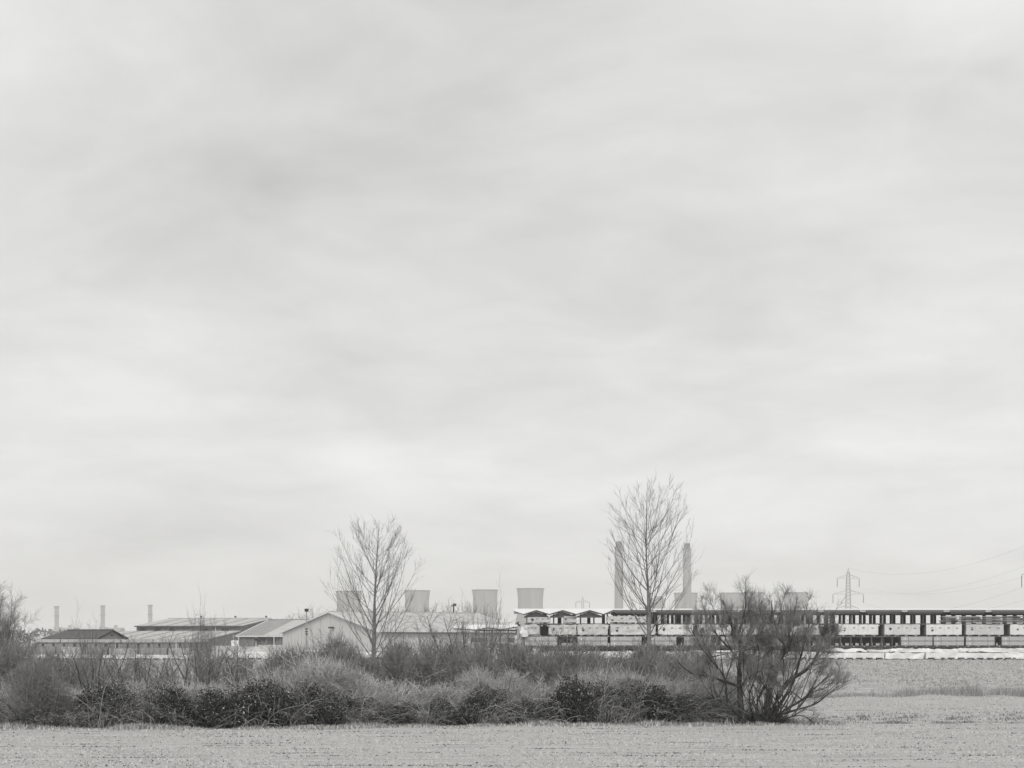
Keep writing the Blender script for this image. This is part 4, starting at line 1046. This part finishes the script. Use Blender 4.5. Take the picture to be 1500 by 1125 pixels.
# pale twiggy thorn behind and among them
G = 'pale twiggy thorn bushes in the hedge'
pale = [(0, 998), (100, 1012), (130, 1016), (205, 1000), (270, 1004), (300, 1006), (335, 1008), (375, 998), (410, 980), (455, 968), (505, 978), (545, 998), (600, 1000), (640, 1008), (700, 984), (745, 986), (800, 1008), (840, 994), (895, 985), (935, 990), (980, 998), (1025, 1000)]
for i, (px, ty) in enumerate(pale):
    put(FP[i % 4], px, ty, random.uniform(80, 125), edge_d(px) + 3.1 + random.uniform(-.4, .5), 'pale twiggy thorn bush rising through the hedge, %s along it' % ORD[i], G, 1.3)
put(FD[0], 50, 972, 95, 76.3, 'dark-stemmed thorn bush standing in front of the hedge near its far-left gap', 'bare shrubs in the hedge', 1.3)
def cane_proto(seed, n):
    r = np.random.default_rng(seed); t = thing('dead_cane_clump', 'x', 'brambles')
    s0 = np.stack([r.normal(0, .28, n), r.normal(0, .15, n), np.zeros(n)], -1)
    d0 = np.stack([r.normal(0, .7, n), r.normal(-.1, .35, n), full(n, 1.2)], -1)
    P, R_ = grow(s0, d0, r.uniform(.5, 1.3, n), r.uniform(.004, .009, n), full(n, .002), 11, -1.1, .1, r, .02)
    st, dr, tt, rad, i2 = sprout(P, R_, 7, .2, 1, radians(50), .3, r)
    b2, R2 = grow(st, dr, r.uniform(.06, .28, len(i2)), full(len(i2), .0032), full(len(i2), .0015), 4, -.1, .16, r, .02)
    link('canes', tube_mesh('canes', [(P, R_, 4)]), m_cane, t); link('twigs', tube_mesh('twigs', [(b2, R2, 3)]), m_pale, t)
    ii = r.integers(0, len(b2), 160)
    link('dry_leaves', leaf_mesh('dry_leaves', b2[ii, -1], r.uniform(.012, .026, 160), r), m_dry, t)
    return Stock(t)
DC = [cane_proto(71, 26), cane_proto(72, 34), cane_proto(73, 18)]
for i, (px, ty) in enumerate(((20, 1022), (88, 1028), (176, 1022), (258, 1012), (318, 1030), (378, 1004), (418, 992), (446, 1010), (496, 1000), (540, 1014), (622, 1016), (700, 1014), (770, 1016), (846, 1010), (905, 1004), (945, 1008), (985, 1022), (1018, 1016), (1052, 1036))):
    put(DC[i % 3], px, ty, random.uniform(50, 95), edge_d(px) + random.uniform(.1, .9), 'tangle of pale arching dead canes at the hedge front, %s along it' % ORD[i], 'pale dead cane tangles at the hedge front', 1)
# dense domes of dark fine twigs in the second rank
G = 'dense bare shrubs behind the brambles'
dense = [(18, 948, 100, 93), (62, 960, 80, 98), (430, 952, 90, 90), (470, 940, 110, 96), (510, 950, 90, 92), (565, 958, 90, 92), (600, 945, 110, 99), (640, 948, 100, 95), (690, 956, 90, 90), (735, 948, 110, 97), (780, 952, 100, 92),
         (830, 958, 110, 92), (880, 958, 110, 95), (925, 952, 110, 93), (975, 948, 120, 96), (1015, 962, 90, 90), (1045, 985, 80, 86), (1000, 985, 100, 84)]
for i, (px, ty, wp, d) in enumerate(dense):
    put(FD[i % 2], px, ty, wp, d, 'dense grey bare shrub behind the brambles, %s along the second rank' % ORD[i], G, 1.3)
# open thickets of thin stems
G = 'thin-stemmed bare thickets behind the hedge'
thin = [(5, 945, 70, 97), (60, 952, 70, 96), (95, 958, 60, 100), (118, 940, 70, 102), (140, 934, 80, 97), (165, 948, 70, 104), (188, 942, 70, 99), (222, 952, 80, 101), (262, 950, 60, 97), (290, 930, 80, 100), (318, 938, 80, 104),
        (345, 944, 80, 99), (365, 958, 50, 103), (480, 930, 60, 108), (590, 930, 70, 106), (640, 938, 70, 108), (735, 935, 80, 104), (800, 930, 80, 103), (850, 945, 90, 102), (905, 945, 70, 104), (985, 935, 90, 106), (1030, 950, 60, 100)]
for i, (px, ty, wp, d) in enumerate(thin):
    put(TH[i % 5], px, ty, wp * 1.1, d, 'open thicket of thin bare stems, %s along the back of the hedge' % ORD[i], G, .95)
G = 'slender bare saplings above the thickets'
for i, (px, ty, wp, d) in enumerate(((296, 893, 34, 112), (314, 900, 30, 114), (138, 908, 36, 112), (706, 876, 34, 118), (593, 918, 40, 115))):
    put(TH[2], px, ty, wp, d, ['thin sapling before the long shed, nearer the low rack end', 'thin sapling before the long shed, nearer the boarded shed', 'thin sapling before the dark-roofed building', 'thin tall sapling under the third cooling tower', 'thin sapling beside the left poplar trunk'][i], G, .8)
put(TH[4], 682, 898, 110, 112, 'small fan-shaped bare tree with many stems before the low canopy', 'small bare trees behind the hedge', .95)
put(TH[4], 656, 908, 70, 113, 'second small bare tree with upright stems beside the fan-shaped one', 'small bare trees behind the hedge', .95)
r_ = np.random.default_rng(91); d_ = 100.0
t = thing('round_bare_tree', 'rounded bare tree cut off by the picture edge beyond the hedge', 'tree', at(-18, d_, -.02))
tr_, Rt_ = grow(np.zeros((1, 3)), np.array([[0, 0, 1.0]]), full(1, 2.2), full(1, .13), full(1, .06), 8, .1, .03, r_)
link('trunk', tube_mesh('trunk', [(tr_, Rt_, 7)]), m_wil, t)
lb_, Rb_ = dome_limbs(r_, 50, 0.1, 2.25, 2.0, zat(858, d_), 2.0, 2.0)
for i in range(len(lb_)): link('limb', tube_mesh('limb', [(lb_[i:i + 1], Rb_[i:i + 1], 5)]), m_wil, t)
b2_, R2_, b3_, R3_, b4_, R4_ = crown_twigs(r_, lb_, Rb_, 10, 8, 2)
link('crown', tube_mesh('crown', [(b2_, R2_, 3), (b3_, R3_, 3), (b4_, R4_, 3)]), m_wiltw, t)
put(TH[1], 828, 925, 90, 106, 'slanting bare shrub before the white packs of the rack', 'small bare trees behind the hedge', .95)
# trees beyond the sheds
G = 'bare trees beyond the sheds'
for i, (px, ty, wp, d) in enumerate(((452, 893, 50, 560), (470, 898, 40, 600), (515, 886, 44, 540), (601, 886, 30, 545), (622, 892, 34, 560), (640, 885, 46, 550), (656, 888, 30, 560), (689, 880, 30, 545), (575, 892, 40, 560), (700, 890, 30, 560))):
    put(TH[[1, 3, 1, 2, 4, 3, 1, 2, 3, 1][i]], px, ty, wp, d, 'bare tree showing above the shed roofs, %s counting towards the long rack' % ORD[i], G, .95)
# far wood on the skyline
n = 9000
px_ = RNG.uniform(-60, 1560, n); dd_ = RNG.uniform(1900, 2300, n)
top = 6 + 7 * vnoise(px_ * .09, px_ * .031, 77) + 3 * vnoise(px_ * .5, px_ * .2, 78)
C = np.stack([(px_ - CX) / F * dd_, dd_, YARD + top * RNG.uniform(0, 1, n) ** .7], -1)
o = link('far_woodland', leaf_mesh('far_woodland', C, RNG.uniform(1.2, 3.0, n)), m_thick_d)
props(o, 'distant dark woodland strip on the skyline', 'woodland', kind='stuff')

# pale weeds along the hedge foot and the track line across the open field
m_weed = mat('weeds', 0.3, 0.9, island=[(0.0, 0.2), (0.6, 0.42), (1.0, 0.6)])
n = 30000
px_ = RNG.uniform(-20, 1240, n)
dd_ = edge_d(px_) + -.55 + .5 * np.sin(px_ * .05) * np.sin(px_ * .017) + RNG.normal(0, .6, n)
xx = (px_ - CX) / F * dd_
dn = vnoise(xx * 1.7, dd_ * .6, 31)
hh = RNG.uniform(.04, .24, n) * (.15 + dn)
k = RNG.uniform(0, 1, n) < dn
o = blades('weeds', xx[k], dd_[k], hh[k], RNG.uniform(.02, .08, k.sum()), .8, m_weed)
props(o, 'low pale weeds fringing the foot of the hedge', 'weeds', kind='stuff')
m_ridge = mat('track_weed', 0.17, 0.9, island=[(0.0, 0.14), (0.7, 0.3), (1.0, 0.5)])
n = 20000
px_ = RNG.uniform(1150, 1700, n); dd_ = np.where(RNG.uniform(0, 1, n) < .5, RNG.normal(80.2, .3, n), RNG.normal(86.5, 2.6, n))
xx = (px_ - CX) / F * dd_; dn = vnoise(xx * 2.3, dd_ * 2.9, 41) ** 2
k = RNG.uniform(0, 1, n) < dn * .8
o = blades('track_weeds', xx[k], dd_[k], RNG.uniform(.03, .13, k.sum()) * (.3 + dn[k]), RNG.uniform(.03, .09, k.sum()), .9, m_ridge)
props(o, 'ragged dark weeds along the wheel track across the open field', 'weeds', kind='stuff')
n = 60000      # undergrowth grass between the shrubs behind the brambles
px_ = RNG.uniform(-40, 1100, n); dd_ = RNG.uniform(79, 124, n); xx = (px_ - CX) / F * dd_
o = blades('undergrowth', xx, dd_, RNG.uniform(.1, .55, n) * (.3 + vnoise(xx * .7, dd_ * .5, 51)), RNG.uniform(.02, .07, n), .5, m_rough)
props(o, 'long tangled grass growing between the bare shrubs', 'grass', kind='stuff')

# ------------------------------------------------------------------ haze
hz = MB().box(-3300, 3300, -320, 9500, -1.0, 206).build('haze', None)
hm = bpy.data.materials.new('haze_air'); hm.use_nodes = True
ht = hm.node_tree; ht.nodes.clear()
pv = ht.nodes.new('ShaderNodeVolumePrincipled'); ot = ht.nodes.new('ShaderNodeOutputMaterial')
pv.inputs['Color'].default_value = (1, .995, .975, 1); pv.inputs['Density'].default_value = 1.5e-4
pv.inputs['Anisotropy'].default_value = 0.0
ht.links.new(pv.outputs[0], ot.inputs['Volume']); hz.data.materials.append(hm)
props(hz, 'thin pale winter haze filling the air over the land', 'haze', kind='stuff')
